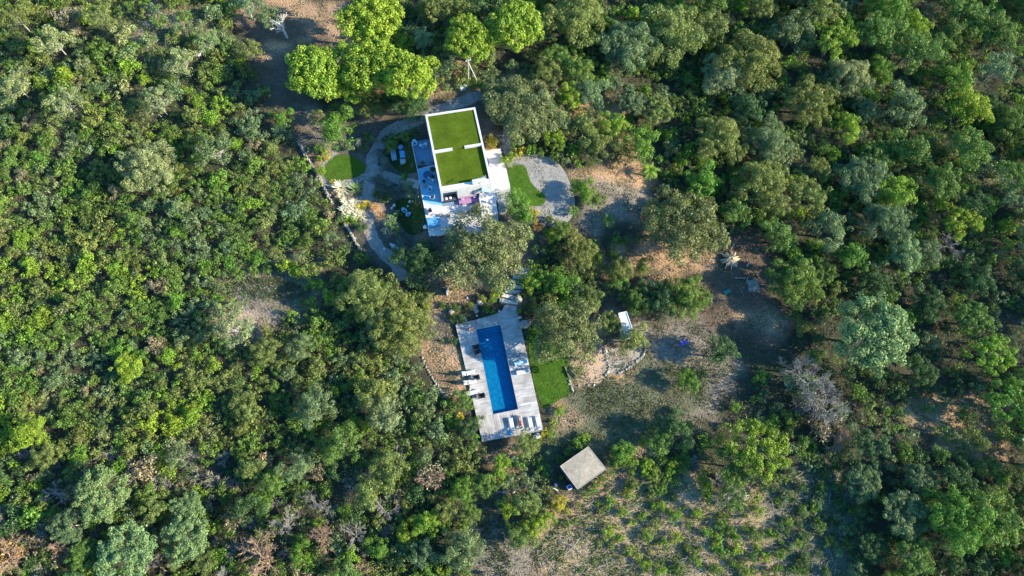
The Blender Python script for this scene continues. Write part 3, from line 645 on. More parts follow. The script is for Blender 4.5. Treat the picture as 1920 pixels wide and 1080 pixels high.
def make_lib():
    rg = np.random.default_rng(5)
    def tree(kind, nvar, Rn, fn, trunkm, top, r0, nl=9):
        LIB[kind] = []
        for i in range(nvar):
            lob, args = fn(rg); V, T = cloud_arrays(lob, rng=rg, **args); cm = mesh_from('crown', V, T)
            tm = limbs(-.3, top, lob, rg, r0, nl); tm.materials.append(trunkm); LIB[kind].append((Rn, cm, tm))
    # umbrella pine: flat dome of many small puffs, nominal R 3.3
    tree('stone_pine', 3, 2.95, lambda r: (dome(3.3, 190, .88, .42, .10, .15, r, -.05, .12, 4.2, .08)+dome(3.0, 30, .8, .25, .16, .22, r, .2, .1, 4.0, .5), dict(dens=60, size=.18, tintv=.2, jit=.38, yshift=.10)), BARK, 3.6, .2)
    tree('oak', 3, 4.3, lambda r: (dome(4.8, 190, .86, .62, .08, .15, r, -.25, .22, 3.4, .15)+dome(4.2, 24, .7, .5, .18, .24, r, 0, .1, 3.2, .5), dict(dens=40, size=.19, tintv=.2, jit=.45, yshift=.06)), BARK, 2.8, .2, 12)
    tree('broad', 5, 2.35, lambda r: (dome(2.6, 70, .82, .68, .13, .22, r, -.25, .28, 2.6, .15)+dome(2.2, 8, .6, .5, .25, .3, r, 0, .1, 2.5, .6), dict(dens=50, size=.165, tintv=.2, jit=.42, yshift=.08)), BARK, 2.0, .12)
    def clumps(r, R_, nc, per, rr, zc, flat=.6):
        out = []
        for i in range(nc):
            a = i*2.4+r.normal()*.4; q = math.sqrt((i+.6)/nc)*R_*.85; z = zc+(R_**2-q**2)**.5*flat*.7+r.normal()*.25
            for _ in range(per):
                out.append((math.cos(a)*q+r.normal()*R_*.09, math.sin(a)*q+r.normal()*R_*.09, z+r.normal()*R_*.06, R_*r.uniform(*rr)))
        return out
    tree('maritime_pine', 3, 4.2, lambda r: (clumps(r, 4.2, 24, 9, (.07, .12), 3.6), dict(dens=48, size=.18, tintv=.24, jit=.42, yshift=.10)), GBARK, 3.6, .16, 16)
    tree('grey_tree', 3, 4.4, lambda r: (clumps(r, 4.4, 34, 9, (.08, .13), 3.0, .75), dict(dens=42, size=.20, tintv=.2, jit=.5, yshift=.05)), PBARK, 3.0, .16, 14)
    tree('open_tree', 3, 2.6, lambda r: (clumps(r, 2.6, 15, 7, (.11, .18), 2.8, .7), dict(dens=32, size=.17, tintv=.2, jit=.6, yshift=.06)), PBARK, 2.0, .085, 9)
    def shrub(kind, nvar, Rn, n, r0, r1, dens, size, az=.75, rough=.3, **kw):
        LIB[kind] = []
        for i in range(nvar):
            lob = dome(Rn, n, .72, az*.8, r0, r1, rg, -.1, rough, Rn*.55, .25)
            V, T = cloud_arrays(lob, dens, size, rg, **kw); LIB[kind].append((Rn, mesh_from('shrub', V, T), None))
    shrub('shrub', 7, 1.15, 30, .17, .29, 82, .13, tintv=.24, jit=.42, yshift=.10)
    shrub('soft', 5, 1.15, 24, .20, .33, 74, .13, tintv=.18, jit=.65, yshift=.06)
    shrub('wispy', 3, 1.1, 22, .18, .34, 42, .15, tintv=.28, jit=1.1, shell=.6, yshift=.07)
    shrub('big_leaf', 4, 1.5, 24, .17, .28, 34, .25, tintv=.28, jit=.55, aspect=.5)
    # spiky rosette plants (palms, agaves)
    for kind, nl, L, wd, droop, rise in (('palm', 26, 1.5, .20, .9, 1.6), ('agave', 34, 1.0, .13, .15, .15)):
        LIB[kind] = []
        for i in range(2):
            V = []; T = []
            for k in range(nl):
                a = k*2.4; el = rg.uniform(.15, 1.3); l_ = L*rg.uniform(.75, 1.1); p = np.array([0, 0, rise]); dr = np.array([math.cos(a), math.sin(a)])
                for s in range(5):
                    e = el-droop*s*.35; q = p+np.array([dr[0]*math.cos(e), dr[1]*math.cos(e), math.sin(e)])*l_/5
                    w1 = wd*(1-abs(s-1.5)/5)*.5; w2 = wd*(1-abs(s+1-1.5)/4.6)*.5; sv = np.array([-dr[1], dr[0], 0])
                    if kind == 'palm':
                        for m_ in range(4):
                            pm = p+(q-p)*m_/4
                            for sg in (-1, 1):
                                e1 = pm+sv*sg*.34*(1-.12*s)+(q-p)*.7+np.array([0, 0, -.1]); V.append([pm, pm+(q-p)*.12, e1, e1-(q-p)*.10]); T.append([[1, 1, 1]]*4)
                    else:
                        V.append([p-sv*w1, p+sv*w1, q+sv*max(w2, .01), q-sv*max(w2, .01)]); t_ = rg.uniform(.85, 1.15); T.append([[t_, t_, t_]]*4)
                    p = q
            tm = None
            if kind == 'palm':
                w = MB(); w.tube([(0, 0, -.2), (0, 0, rise)], [.14, .11], 7); tm = bpy.data.meshes.new('trunk'); tm.from_pydata(w.v, [], w.f); tm.update(); tm.materials.append(BARK)
            LIB[kind].append((L, mesh_from('crown', np.array(V, float), np.array(T, float)), tm))
    # bare dead trees and brush
    for kind, mt, Rn, nb, dep, up in (('dead_tree', GBARK, 3.2, 11, 4, .8), ('rusty_dead_tree', RBARK, 2.6, 14, 4, .9), ('white_tree', WBARK, 2.6, 5, 3, 1.0), ('dead_brush', GBARK, 1.3, 26, 2, .55)):
        LIB[kind] = []
        for i in range(4):
            w = MB()
            def br(p, d, L, r, n):
                q = p+d*L*.5+Vector(rg.normal(size=3))*L*.05; e = q+d*L*.5+Vector(rg.normal(size=3))*L*.07
                w.tube([p, q, e], [r, r*.8, r*.55], 4 if n > 1 else 3, cap=False)
                if n > 0:
                    for _ in range(4 if n > 1 else 5):
                        dd = (d+Vector(rg.normal(size=3))*.48+Vector((0, 0, .08))).normalized(); s = p.lerp(e, rg.uniform(.45, 1))
                        br(s, dd, L*rg.uniform(.5, .75), max(r*.5, .019), n-1)
            hgt = Rn*.9 if kind != 'dead_brush' else .1
            if kind != 'dead_brush': w.tube([(0, 0, -.2), (.1, .05, hgt)], [.17, .12], 6)
            for k in range(nb):
                a = k*2.4+rg.normal()*.8; el = rg.uniform(.05, 1.35)*up; d = Vector((math.cos(a)*math.cos(el), math.sin(a)*math.cos(el), math.sin(el)))
                br(Vector((0, 0, hgt*rg.uniform(.5, 1))), d, Rn*rg.uniform(.22, .62), .10 if kind == 'white_tree' else .06 if kind != 'dead_brush' else .03, dep-1 if kind != 'dead_brush' else 2)
            me = bpy.data.meshes.new(kind); me.from_pydata(w.v, [], w.f); me.update(); me.materials.append(mt); LIB[kind].append((Rn, me, None))
make_lib()
CROWNZ = dict(stone_pine=4.9, oak=4.6, broad=3.2, maritime_pine=5.0, grey_tree=4.6, open_tree=3.6, palm=1.7, agave=.3, shrub=.95, soft=.95, wispy=.85, big_leaf=1.2, dead_tree=3.3, rusty_dead_tree=2.8, white_tree=2.8, dead_brush=.5)
NAME = dict(stone_pine='stone_pine', oak='evergreen_oak', broad='broadleaf_tree', maritime_pine='maritime_pine', grey_tree='feathery_tree', open_tree='open_crowned_tree', palm='palm_tree', agave='agave_plant', shrub='leafy_shrub', soft='round_shrub', wispy='wispy_shrub', big_leaf='garden_bush', dead_tree='dead_tree', rusty_dead_tree='dry_tree', white_tree='bare_tree', dead_brush='dead_brush')
WORD = dict(stone_pine='umbrella pine', oak='spreading oak', broad='broadleaf tree', maritime_pine='clumpy open pine', grey_tree='feathery tree', open_tree='open-crowned tree', palm='palm', agave='spiky agave', shrub='lumpy leafy shrub', soft='soft rounded shrub', wispy='wispy shrub', big_leaf='large-leaved bush', dead_tree='bare dead tree', rusty_dead_tree='leafless tree', white_tree='white-barked bare tree', dead_brush='dead brush')
CATS = dict(stone_pine='pine tree', oak='oak tree', broad='tree', maritime_pine='pine tree', grey_tree='tree', open_tree='tree', palm='palm tree', agave='agave', shrub='shrub', soft='shrub', wispy='shrub', big_leaf='bush', dead_tree='dead tree', rusty_dead_tree='dead tree', white_tree='bare tree', dead_brush='dead brush')
COLS = {'ash olive': (.138, .155, .052),  # real leaf colours
 'yellow-green': (.162, .232, .020), 'lime': (0.14, 0.228, 0.022), 'bright green': (0.09, 0.178, 0.022), 'mid-green': (0.09, 0.148, 0.027),
 'olive': (0.13, 0.16, 0.04), 'grey-green': (0.112, 0.16, 0.065), 'silver-green': (.135, .20, .075), 'dark green': (0.045, 0.09, 0.028),
 'pale olive': (0.175, 0.205, 0.085), 'golden': (0.36, 0.31, 0.03), 'orange-brown': (.36, .20, .06), 'brownish': (0.2, 0.165, 0.09), 'pale cream': (.55, .50, .34), 'bluish grey': (0.12, 0.155, 0.12), 'bare white': (1, 1, 1), 'bare grey': (1, 1, 1), 'bare brown': (1, 1, 1)}
LF = 1.2
PL = []       # occupied discs (x, y, r)
def plant(kind, px, py, pr, colr, label=None, group=None, hs=1.0, rot=None, note=True):
    """px, py: where the crown's middle shows; pr: its radius in the photo"""
    Rn0 = LIB[kind][0][0]; m = mpp(px, py, 2); Rm = pr*m; s = Rm/Rn0
    x, y, z = P(px, py, CROWNZ[kind]*s*hs); gz = float(ground(x, y)); x = float(x); y = float(y)
    Rn, cm, tm = LIB[kind][random.randrange(len(LIB[kind]))]
    rz = random.uniform(0, 6.28) if rot is None else rot
    c = COLS[colr]; j = random.uniform(.88, 1.14); h = random.uniform(-.07, .07)
    oc = (c[0]*j*LF*(1+h), c[1]*j*LF, c[2]*j*LF*(1-h), 1) if c[0] < 1 else (1, 1, 1, 1)
    sc = (s, s, s*hs)
    if tm is not None:
        e = empty(NAME[kind], (x, y, gz), rz); e.scale = sc
        a = bpy.data.objects.new('crown', cm); a.color = oc; a.parent = e; col.objects.link(a)
        b = bpy.data.objects.new('trunk', tm); b.parent = e; col.objects.link(b); o = e
    else:
        o = bpy.data.objects.new(NAME[kind], cm); col.objects.link(o); o.location = (x, y, gz); o.rotation_euler = (random.uniform(-.08, .08), random.uniform(-.08, .08), rz)
        if 'dead' in kind: o.rotation_euler = (random.uniform(-.3, .3), random.uniform(-.3, .3), rz)
        o.scale = (s*random.uniform(.9, 1.12), s*random.uniform(.9, 1.12), s*hs*random.uniform(.85, 1.2)); o.color = oc
    size = 'small' if pr < (12 if kind in ('shrub', 'soft', 'wispy', 'big_leaf') else 26) else ('large' if pr > (18 if kind in ('shrub', 'soft', 'wispy', 'big_leaf') else 42) else 'medium-sized')
    reg(o, (size+' ' if size != 'medium-sized' else '')+f'{colr} {WORD[kind]}', CATS[kind], px, py, group, label)
    if note: PL.append((x, y, Rm))
    return o

# ------------------------------------------------------------------ planting by hand
HAND = [
 # umbrella pines
 ('stone_pine', 590, 130, 50, 'yellow-green', 'yellow-green umbrella pine, leftmost of the big trio above the villa'),
 ('stone_pine', 692, 112, 50, 'yellow-green', 'yellow-green umbrella pine, the middle and highest crown of the trio above the villa'),
 ('stone_pine', 652, 152, 38, 'yellow-green', 'smaller yellow-green pine crown tucked at the front left of the middle umbrella pine'),
 ('stone_pine', 766, 137, 44, 'yellow-green', 'yellow-green umbrella pine, rightmost of the big trio above the villa'),
 ('stone_pine', 693, 30, 50, 'yellow-green', 'large yellow-green pine at the top edge, behind the pine trio'),
 ('stone_pine', 880, 68, 40, 'yellow-green', 'rounded yellow-green pine just behind the wooden utility pole'),
 ('stone_pine', 968, 42, 46, 'yellow-green', 'bright yellow-green pine at the top edge, right of the utility pole pine'),
 ('stone_pine', 820, 12, 28, 'olive', None), ('maritime_pine', 1568, 70, 44, 'yellow-green', 'sunlit yellow-green pine near the top edge on the right'),
 # oaks
 ('oak', 908, 474, 74, 'ash olive', 'very large olive-coloured oak overhanging the front of the villa terrace'),
 ('oak', 1060, 618, 58, 'ash olive', 'large round olive oak standing on the lawn to the right of the pool'),
 ('oak', 1285, 425, 64, 'ash olive', 'large oak at the centre right, above the woodpile clearing'),
 ('oak', 985, 205, 62, 'ash olive', 'large olive oak to the right of the upper villa roof'),
 ('oak', 942, 172, 36, 'grey-green', 'grey-green oak touching the top right corner of the villa'),
 ('oak', 1408, 105, 54, 'olive', None), ('oak', 1360, 135, 42, 'pale olive', None), ('oak', 1258, 55, 58, 'olive', None), ('oak', 1180, 82, 48, 'grey-green', None),
 ('oak', 1075, 25, 52, 'olive', None), ('oak', 1350, 255, 44, 'olive', None), ('oak', 1432, 345, 48, 'olive', None), ('oak', 1445, 262, 40, 'grey-green', None),
 ('oak', 685, 553, 50, 'olive', 'olive oak at the lower end of the garden path'), ('oak', 752, 612, 52, 'olive', 'olive oak to the left of the pool deck'), ('oak', 720, 600, 38, 'pale olive', None), ('oak', 785, 488, 40, 'dark green', 'dark green oak at the lower left of the villa terrace'),
 ('oak', 272, 312, 48, 'pale olive', None), ('oak', 1495, 528, 46, 'mid-green', 'round green tree on the right edge of the woodpile clearing'), ('oak', 1240, 560, 36, 'dark green', None), ('oak', 1290, 552, 40, 'mid-green', None),
 ('oak', 1808, 978, 54, 'bright green', 'round fresh green tree at the lower right'), ('oak', 1195, 560, 28, 'mid-green', None), ('oak', 1085, 470, 34, 'olive', None),
 ('oak', 700, 195, 26, 'olive', None), ('oak', 745, 180, 24, 'dark green', None), ('oak', 770, 195, 28, 'dark green', None),
 ('oak', 1665, 415, 42, 'grey-green', None), ('oak', 1625, 335, 44, 'grey-green', None), ('oak', 1520, 185, 44, 'olive', None), ('oak', 1600, 140, 36, 'pale olive', None),
 # feathery grey-green trees
 ('grey_tree', 1640, 622, 76, 'silver-green', 'largest silver-green tree, right of the shaded clearing'),
 ('grey_tree', 190, 925, 52, 'silver-green', None), ('grey_tree', 235, 1040, 56, 'silver-green', None), ('grey_tree', 345, 1010, 46, 'silver-green', None), ('grey_tree', 350, 955, 34, 'silver-green', None), ('grey_tree', 130, 985, 34, 'grey-green', None),
 ('grey_tree', 1700, 965, 46, 'grey-green', None), ('grey_tree', 1620, 905, 34, 'grey-green', None), ('grey_tree', 1730, 900, 34, 'grey-green', None), ('grey_tree', 1185, 190, 30, 'grey-green', None), ('grey_tree', 1230, 205, 34, 'olive', None),
 ('maritime_pine', 1425, 840, 60, 'yellow-green', 'tall leaning pine with clumpy yellow-green crown beside the cut-over field'),
 ('maritime_pine', 1375, 870, 40, 'mid-green', 'darker pine leaning out from the left side of the tall yellow-green pine'),
 ('maritime_pine', 1868, 665, 42, 'lime', None), ('maritime_pine', 1905, 755, 54, 'bright green', None), ('maritime_pine', 1805, 412, 42, 'yellow-green', 'yellow-green pine growing over a fan of bare grey branches on the right'),
 ('dead_tree', 1795, 450, 34, 'bare grey', 'fan of bare grey branches under the yellow-green pine on the right'),
 ('dead_tree', 1515, 715, 52, 'bare grey', 'large bare grey tree to the lower left of the silver-green tree'), ('dead_tree', 1545, 770, 44, 'bare grey', 'second bare grey tree just below the larger one'),
 ('rusty_dead_tree', 1570, 810, 30, 'bare brown', None), ('dead_tree', 1370, 925, 34, 'bare grey', None),
 ('rusty_dead_tree', 18, 1045, 38, 'bare brown', None), ('rusty_dead_tree', 495, 1045, 44, 'bare brown', None), ('rusty_dead_tree', 808, 892, 30, 'bare brown', 'rounded rusty-brown twiggy tree in the scrub below the pool deck'),
 ('wispy', 808, 890, 28, 'brownish', None), ('wispy', 18, 1040, 26, 'orange-brown', None), ('wispy', 488, 1030, 26, 'brownish', None), ('wispy', 270, 872, 32, 'brownish', None),
 ('dead_tree', 540, 990, 34, 'bare grey', None), ('dead_tree', 660, 1000, 34, 'bare grey', None), ('dead_tree', 720, 955, 26, 'bare grey', None), ('dead_tree', 590, 945, 28, 'bare grey', None),
 ('dead_brush', 660, 905, 24, 'bare grey', None), ('dead_brush', 255, 880, 30, 'bare grey', None), ('dead_brush', 300, 900, 26, 'bare grey', None), ('dead_brush', 400, 900, 26, 'bare grey', None), ('dead_brush', 75, 1000, 20, 'bare grey', None),
 ('open_tree', 465, 8, 30, 'grey-green', 'pale-trunked open tree at the top edge beside the bare soil'), ('open_tree', 500, 34, 26, 'grey-green', 'open tree with white forked trunk standing on bare soil near the top'),
 ('open_tree', 340, 115, 32, 'pale olive', None), ('open_tree', 295, 190, 32, 'pale olive', None), ('open_tree', 118, 190, 34, 'pale olive', None), ('open_tree', 400, 282, 40, 'grey-green', None), ('open_tree', 390, 78, 26, 'silver-green', None),
 ('open_tree', 440, 612, 40, 'pale olive', None), ('open_tree', 100, 75, 36, 'pale olive', None), ('open_tree', 30, 30, 30, 'olive', None), ('open_tree', 190, 30, 30, 'olive', None), ('open_tree', 30, 160, 30, 'pale olive', None),
 ('open_tree', 470, 95, 24, 'olive', None), ('open_tree', 1870, 130, 34, 'grey-green', None), ('open_tree', 1750, 90, 34, 'mid-green', None), ('open_tree', 1905, 370, 30, 'grey-green', None), ('open_tree', 1375, 925, 34, 'mid-green', None),
 # mid-size broad trees
 ('broad', 628, 240, 34, 'bright green', 'bright green tree just above the oval lawn'), ('broad', 1102, 172, 28, 'grey-green', None), ('broad', 1065, 180, 24, 'yellow-green', None), ('broad', 1095, 240, 28, 'olive', None),
 ('broad', 1040, 255, 22, 'yellow-green', None), ('broad', 1125, 272, 28, 'olive', None), ('broad', 1148, 232, 26, 'lime', None), ('broad', 1205, 272, 34, 'bright green', None), ('broad', 1318, 342, 30, 'bright green', None), ('broad', 1085, 130, 28, 'mid-green', None),
 ('broad', 1025, 135, 26, 'olive', None), ('broad', 1700, 200, 36, 'grey-green', None), ('broad', 1790, 145, 32, 'bright green', None), ('broad', 1710, 90, 36, 'mid-green', None), ('broad', 1695, 478, 30, 'silver-green', None), ('broad', 1490, 60, 36, 'grey-green', None),
 ('broad', 1540, 20, 36, 'olive', None), ('broad', 1645, 60, 34, 'mid-green', None), ('broad', 1515, 360, 34, 'olive', None), ('broad', 1555, 425, 36, 'grey-green', None), ('broad', 1600, 480, 28, 'bright green', None), ('broad', 1870, 60, 34, 'mid-green', None),
 ('broad', 1820, 205, 36, 'yellow-green', None), ('broad', 1590, 235, 28, 'lime', None), ('broad', 1460, 440, 30, 'mid-green', None), ('broad', 1380, 395, 28, 'mid-green', None), ('broad', 1400, 200, 30, 'dark green', None), ('broad', 1108, 568, 18, 'olive', 'small olive tree at the upper right of the lawn oak'),
 ('broad', 1146, 603, 20, 'olive', 'small round tree left of the white trailer roof'), ('broad', 1184, 634, 26, 'olive', 'small tree covering the lower end of the white trailer roof'),
 ('broad', 1352, 660, 30, 'dark green', None), ('broad', 1292, 712, 22, 'bright green', 'feathery green tree alone in the shaded clearing'),
 ('broad', 1265, 805, 30, 'dark green', None), ('broad', 1235, 830, 24, 'mid-green', None), ('broad', 1170, 850, 22, 'bright green', None), ('broad', 880, 805, 20, 'dark green', 'dark green tree behind the golden bushes at the lower left of the deck'),
 ('broad', 870, 752, 18, 'mid-green', None), ('broad', 985, 835, 22, 'olive', 'olive tree at the lower right end of the deck'), ('broad', 967, 380, 26, 'bright green', 'dense bright green tree with pale flowers between villa yard and gravel court'),
 ('broad', 982, 405, 20, 'bright green', None), ('broad', 1100, 360, 20, 'lime', 'bright green bush at the right edge of the gravel court'), ('broad', 1085, 350, 15, 'bright green', None), ('broad', 1010, 520, 22, 'bright green', None), ('broad', 1050, 530, 26, 'bright green', None),
 ('broad', 1075, 545, 22, 'dark green', None), ('broad', 990, 528, 18, 'lime', None), ('broad', 1105, 550, 20, 'olive', None), ('broad', 1165, 505, 22, 'olive', None), ('broad', 1205, 500, 18, 'mid-green', None), ('broad', 1160, 530, 20, 'mid-green', None),
 ('broad', 1120, 375, 14, 'mid-green', None), ('broad', 1050, 430, 18, 'mid-green', None), ('broad', 1035, 440, 14, 'yellow-green', None),
 ('broad', 590, 760, 34, 'grey-green', None), ('broad', 700, 735, 32, 'olive', None), ('broad', 720, 775, 32, 'pale olive', None), ('broad', 560, 872, 30, 'grey-green', None), ('broad', 640, 830, 34, 'mid-green', None), ('broad', 730, 880, 32, 'olive', None), ('broad', 690, 920, 28, 'olive', None),
 ('broad', 600, 320, 10, 'lime', None), ('broad', 50, 812, 32, 'yellow-green', None), ('broad', 240, 690, 26, 'yellow-green', None), ('broad', 85, 850, 24, 'olive', None), ('broad', 530, 222, 18, 'bright green', None), ('broad', 460, 760, 28, 'olive', None), ('broad', 500, 660, 26, 'olive', None), ('broad', 560, 650, 26, 'grey-green', None),
 ('broad', 950, 950, 18, 'yellow-green', None), ('broad', 990, 945, 24, 'olive', None), ('broad', 1020, 975, 18, 'lime', None), ('broad', 1050, 945, 15, 'golden', None), ('broad', 1000, 985, 22, 'yellow-green', None), ('broad', 970, 1005, 22, 'mid-green', None), ('broad', 940, 870, 18, 'yellow-green', None), ('broad', 935, 890, 15, 'lime', None),
 ('broad', 905, 905, 22, 'mid-green', None), ('broad', 870, 920, 24, 'bright green', None), ('broad', 880, 960, 22, 'mid-green', None), ('broad', 840, 960, 22, 'olive', None), ('broad', 800, 980, 24, 'lime', None), ('broad', 760, 1000, 22, 'yellow-green', None), ('broad', 560, 1040, 22, 'bright green', None), ('broad', 710, 1030, 22, 'bright green', None),
 ('palm', 792, 68, 26, 'silver-green', 'pale star-shaped palm above the rightmost umbrella pine'), ('palm', 1218, 318, 22, 'lime', 'bright green palm above the shaded yard'), ('palm', 1140, 412, 17, 'mid-green', 'dark palm in the shaded yard'), ('palm', 792, 305, 6, 'dark green', 'small dark palm in a pot on the lower terrace'), ('palm', 733, 272, 16, 'mid-green', 'palm-like bush above the garden sofas'),
 # garden plants
 ('agave', 640, 352, 13, 'pale cream', 'cream-edged agave just below the oval lawn'), ('agave', 668, 355, 12, 'silver-green', 'silver-green agave right of the cream-edged one'), ('agave', 652, 385, 11, 'pale cream', None), ('agave', 665, 392, 10, 'pale cream', None), ('agave', 672, 405, 11, 'pale cream', None), ('agave', 660, 402, 9, 'pale cream', None), ('agave', 655, 412, 10, 'yellow-green', None), ('agave', 668, 415, 10, 'bright green', None), ('agave', 648, 378, 9, 'pale cream', None), ('agave', 676, 390, 9, 'golden', None),
 ('wispy', 704, 388, 11, 'orange-brown', 'rust-orange shrub on the right of the garden path'), ('wispy', 712, 403, 11, 'orange-brown', None), ('wispy', 683, 386, 7, 'golden', None), ('wispy', 622, 342, 6, 'golden', None),
 ('soft', 735, 415, 15, 'silver-green', 'silver-leaved shrub right of the rust-orange shrubs'), ('soft', 745, 432, 13, 'grey-green', None), ('soft', 725, 435, 14, 'bluish grey', None), ('big_leaf', 745, 400, 10, 'silver-green', None),
 ('soft', 755, 333, 9, 'yellow-green', 'yellow-green clipped shrub below the garden sofas'), ('soft', 765, 348, 12, 'silver-green', None), ('soft', 752, 352, 12, 'bluish grey', None), ('soft', 770, 362, 10, 'grey-green', None),
 ('soft', 712, 335, 12, 'bluish grey', None), ('soft', 700, 338, 8, 'bluish grey', None), ('soft', 728, 342, 10, 'bluish grey', None), ('soft', 705, 365, 13, 'dark green', None), ('soft', 725, 372, 13, 'dark green', None), ('soft', 720, 300, 12, 'bluish grey', None), ('soft', 712, 285, 10, 'bluish grey', None), ('soft', 715, 315, 9, 'bluish grey', None), ('soft', 726, 285, 9, 'grey-green', None),
 ('big_leaf', 760, 255, 15, 'mid-green', None), ('big_leaf', 778, 252, 13, 'dark green', None), ('big_leaf', 740, 262, 13, 'mid-green', None), ('big_leaf', 722, 262, 10, 'dark green', None),
 ('soft', 670, 268, 12, 'bluish grey', None), ('soft', 685, 278, 11, 'grey-green', None), ('soft', 655, 275, 12, 'grey-green', None), ('soft', 700, 262, 11, 'grey-green', None), ('wispy', 690, 255, 11, 'mid-green', None),
 ('big_leaf', 598, 297, 9, 'yellow-green', None), ('big_leaf', 608, 285, 9, 'lime', None), ('big_leaf', 612, 297, 7, 'golden', None), ('big_leaf', 596, 277, 12, 'bright green', None), ('big_leaf', 640, 225, 14, 'bright green', None),
 ('soft', 673, 430, 11, 'dark green', None), ('soft', 685, 425, 9, 'dark green', None), ('soft', 750, 455, 12, 'bluish grey', None), ('soft', 742, 470, 9, 'silver-green', None),
 ('soft', 925, 266, 14, 'golden', 'golden flowering shrub against the right wall of the villa'), ('soft', 918, 275, 9, 'orange-brown', None), ('big_leaf', 945, 302, 13, 'yellow-green', 'yellow-green bush beside the right paving'), ('big_leaf', 958, 294, 12, 'yellow-green', None), ('big_leaf', 975, 285, 12, 'golden', None), ('big_leaf', 995, 282, 14, 'bright green', None), ('big_leaf', 1015, 285, 12, 'mid-green', None), ('big_leaf', 965, 272, 13, 'mid-green', None), ('big_leaf', 1040, 292, 14, 'mid-green', None), ('big_leaf', 1060, 300, 13, 'grey-green', None),
 ('big_leaf', 1075, 395, 14, 'bright green', None), ('big_leaf', 1060, 425, 12, 'bright green', None), ('wispy', 1000, 400, 13, 'golden', None), ('wispy', 1008, 425, 14, 'orange-brown', None), ('wispy', 1022, 445, 14, 'brownish', None), ('wispy', 990, 440, 12, 'yellow-green', None), ('big_leaf', 1030, 410, 10, 'mid-green', None),
 ('soft', 933, 548, 14, 'yellow-green', 'yellow-green shrub left of the stone steps'), ('soft', 936, 533, 9, 'golden', None), ('soft', 925, 560, 9, 'lime', None), ('soft', 848, 541, 5, 'yellow-green', None), ('big_leaf', 830, 572, 8, 'bright green', None), ('wispy', 800, 575, 10, 'yellow-green', None),
 ('soft', 855, 578, 11, 'mid-green', None), ('soft', 868, 598, 12, 'dark green', None), ('soft', 880, 575, 12, 'olive', None), ('soft', 912, 580, 11, 'mid-green', None), ('soft', 925, 585, 7, 'yellow-green', None), ('soft', 850, 597, 10, 'dark green', None), ('soft', 905, 562, 12, 'olive', None),
 ('soft', 972, 584, 7, 'yellow-green', None), ('soft', 990, 580, 13, 'dark green', None), ('soft', 1000, 560, 14, 'dark green', None), ('soft', 985, 548, 11, 'dark green', None), ('soft', 852, 640, 9, 'dark green', None), ('soft', 830, 640, 6, 'mid-green', None),
 ('big_leaf', 862, 783, 11, 'golden', 'golden-yellow bush beside the lower left of the deck, upper of two'), ('big_leaf', 875, 803, 11, 'golden', 'golden-yellow bush beside the lower left of the deck, lower of two'), ('big_leaf', 886, 835, 12, 'bright green', None), ('big_leaf', 890, 818, 12, 'bright green', None), ('big_leaf', 893, 790, 13, 'mid-green', None),
 ('soft', 1050, 771, 14, 'yellow-green', 'round yellow-green shrub alone on bare soil right of the deck'), ('wispy', 1022, 812, 11, 'golden', None), ('wispy', 1010, 825, 8, 'yellow-green', None),
 ('big_leaf', 1085, 830, 14, 'bright green', None), ('big_leaf', 1065, 848, 14, 'mid-green', None), ('big_leaf', 1098, 822, 12, 'lime', None), ('big_leaf', 1050, 860, 10, 'mid-green', None), ('big_leaf', 1052, 895, 6, 'lime', None),
 ('wispy', 1130, 900, 13, 'mid-green', None), ('wispy', 1115, 915, 13, 'mid-green', None), ('wispy', 1100, 928, 12, 'mid-green', None), ('wispy', 1145, 888, 12, 'mid-green', None), ('big_leaf', 1160, 850, 15, 'bright green', None), ('big_leaf', 1185, 843, 12, 'golden', None), ('big_leaf', 1150, 868, 15, 'mid-green', None), ('big_leaf', 1172, 868, 13, 'mid-green', None), ('soft', 1206, 828, 13, 'yellow-green', None), ('soft', 1225, 802, 13, 'olive', None),
 ('soft', 1290, 800, 16, 'mid-green', None), ('soft', 1270, 775, 16, 'dark green', None), ('soft', 1320, 700, 12, 'dark green', None),
]
HAND += [('white_tree', 528, 44, 36, 'bare white', 'white forked bare tree on the bare soil near the top'), ('white_tree', 466, 18, 22, 'bare white', None), ('white_tree', 372, 98, 15, 'bare white', None), ('white_tree', 302, 188, 15, 'bare white', None), ('white_tree', 118, 205, 13, 'bare white', None), ('white_tree', 408, 290, 14, 'bare white', None), ('white_tree', 1050, 20, 22, 'bare white', None), ('white_tree', 440, 622, 15, 'bare white', None), ('white_tree', 1390, 930, 26, 'bare white', None),
 ('dead_tree', 1530, 760, 46, 'bare grey', None), ('dead_brush', 1500, 760, 26, 'bare grey', None), ('dead_brush', 1540, 800, 26, 'bare grey', None), ('dead_brush', 1525, 700, 26, 'bare grey', None), ('dead_brush', 1790, 470, 20, 'bare grey', None), ('dead_brush', 1300, 870, 18, 'bare grey', None), ('dead_brush', 1345, 900, 22, 'bare grey', None),
 ('dead_tree', 1500, 690, 40, 'bare grey', None), ('dead_tree', 1560, 730, 40, 'bare grey', None), ('wispy', 1540, 790, 34, 'brownish', None), ('wispy', 1500, 730, 36, 'grey-green', None),
 ('agave', 645, 395, 9, 'pale cream', None), ('agave', 658, 392, 9, 'pale cream', None), ('agave', 664, 380, 8, 'pale cream', None), ('agave', 680, 402, 8, 'pale cream', None), ('agave', 650, 403, 9, 'pale cream', None), ('agave', 688, 382, 7, 'golden', None), ('agave', 640, 368, 9, 'pale cream', None)]
HAND += [('shrub', 1230+random.uniform(-50, 60), 895+random.uniform(-38, 30), random.uniform(10, 15), random.choice(['lime', 'mid-green', 'bright green', 'olive']), None) for _ in range(26)]
HS = {(908, 474): .78, (985, 205): .62, (942, 172): .6, (1060, 625): .95, (967, 380): .8}
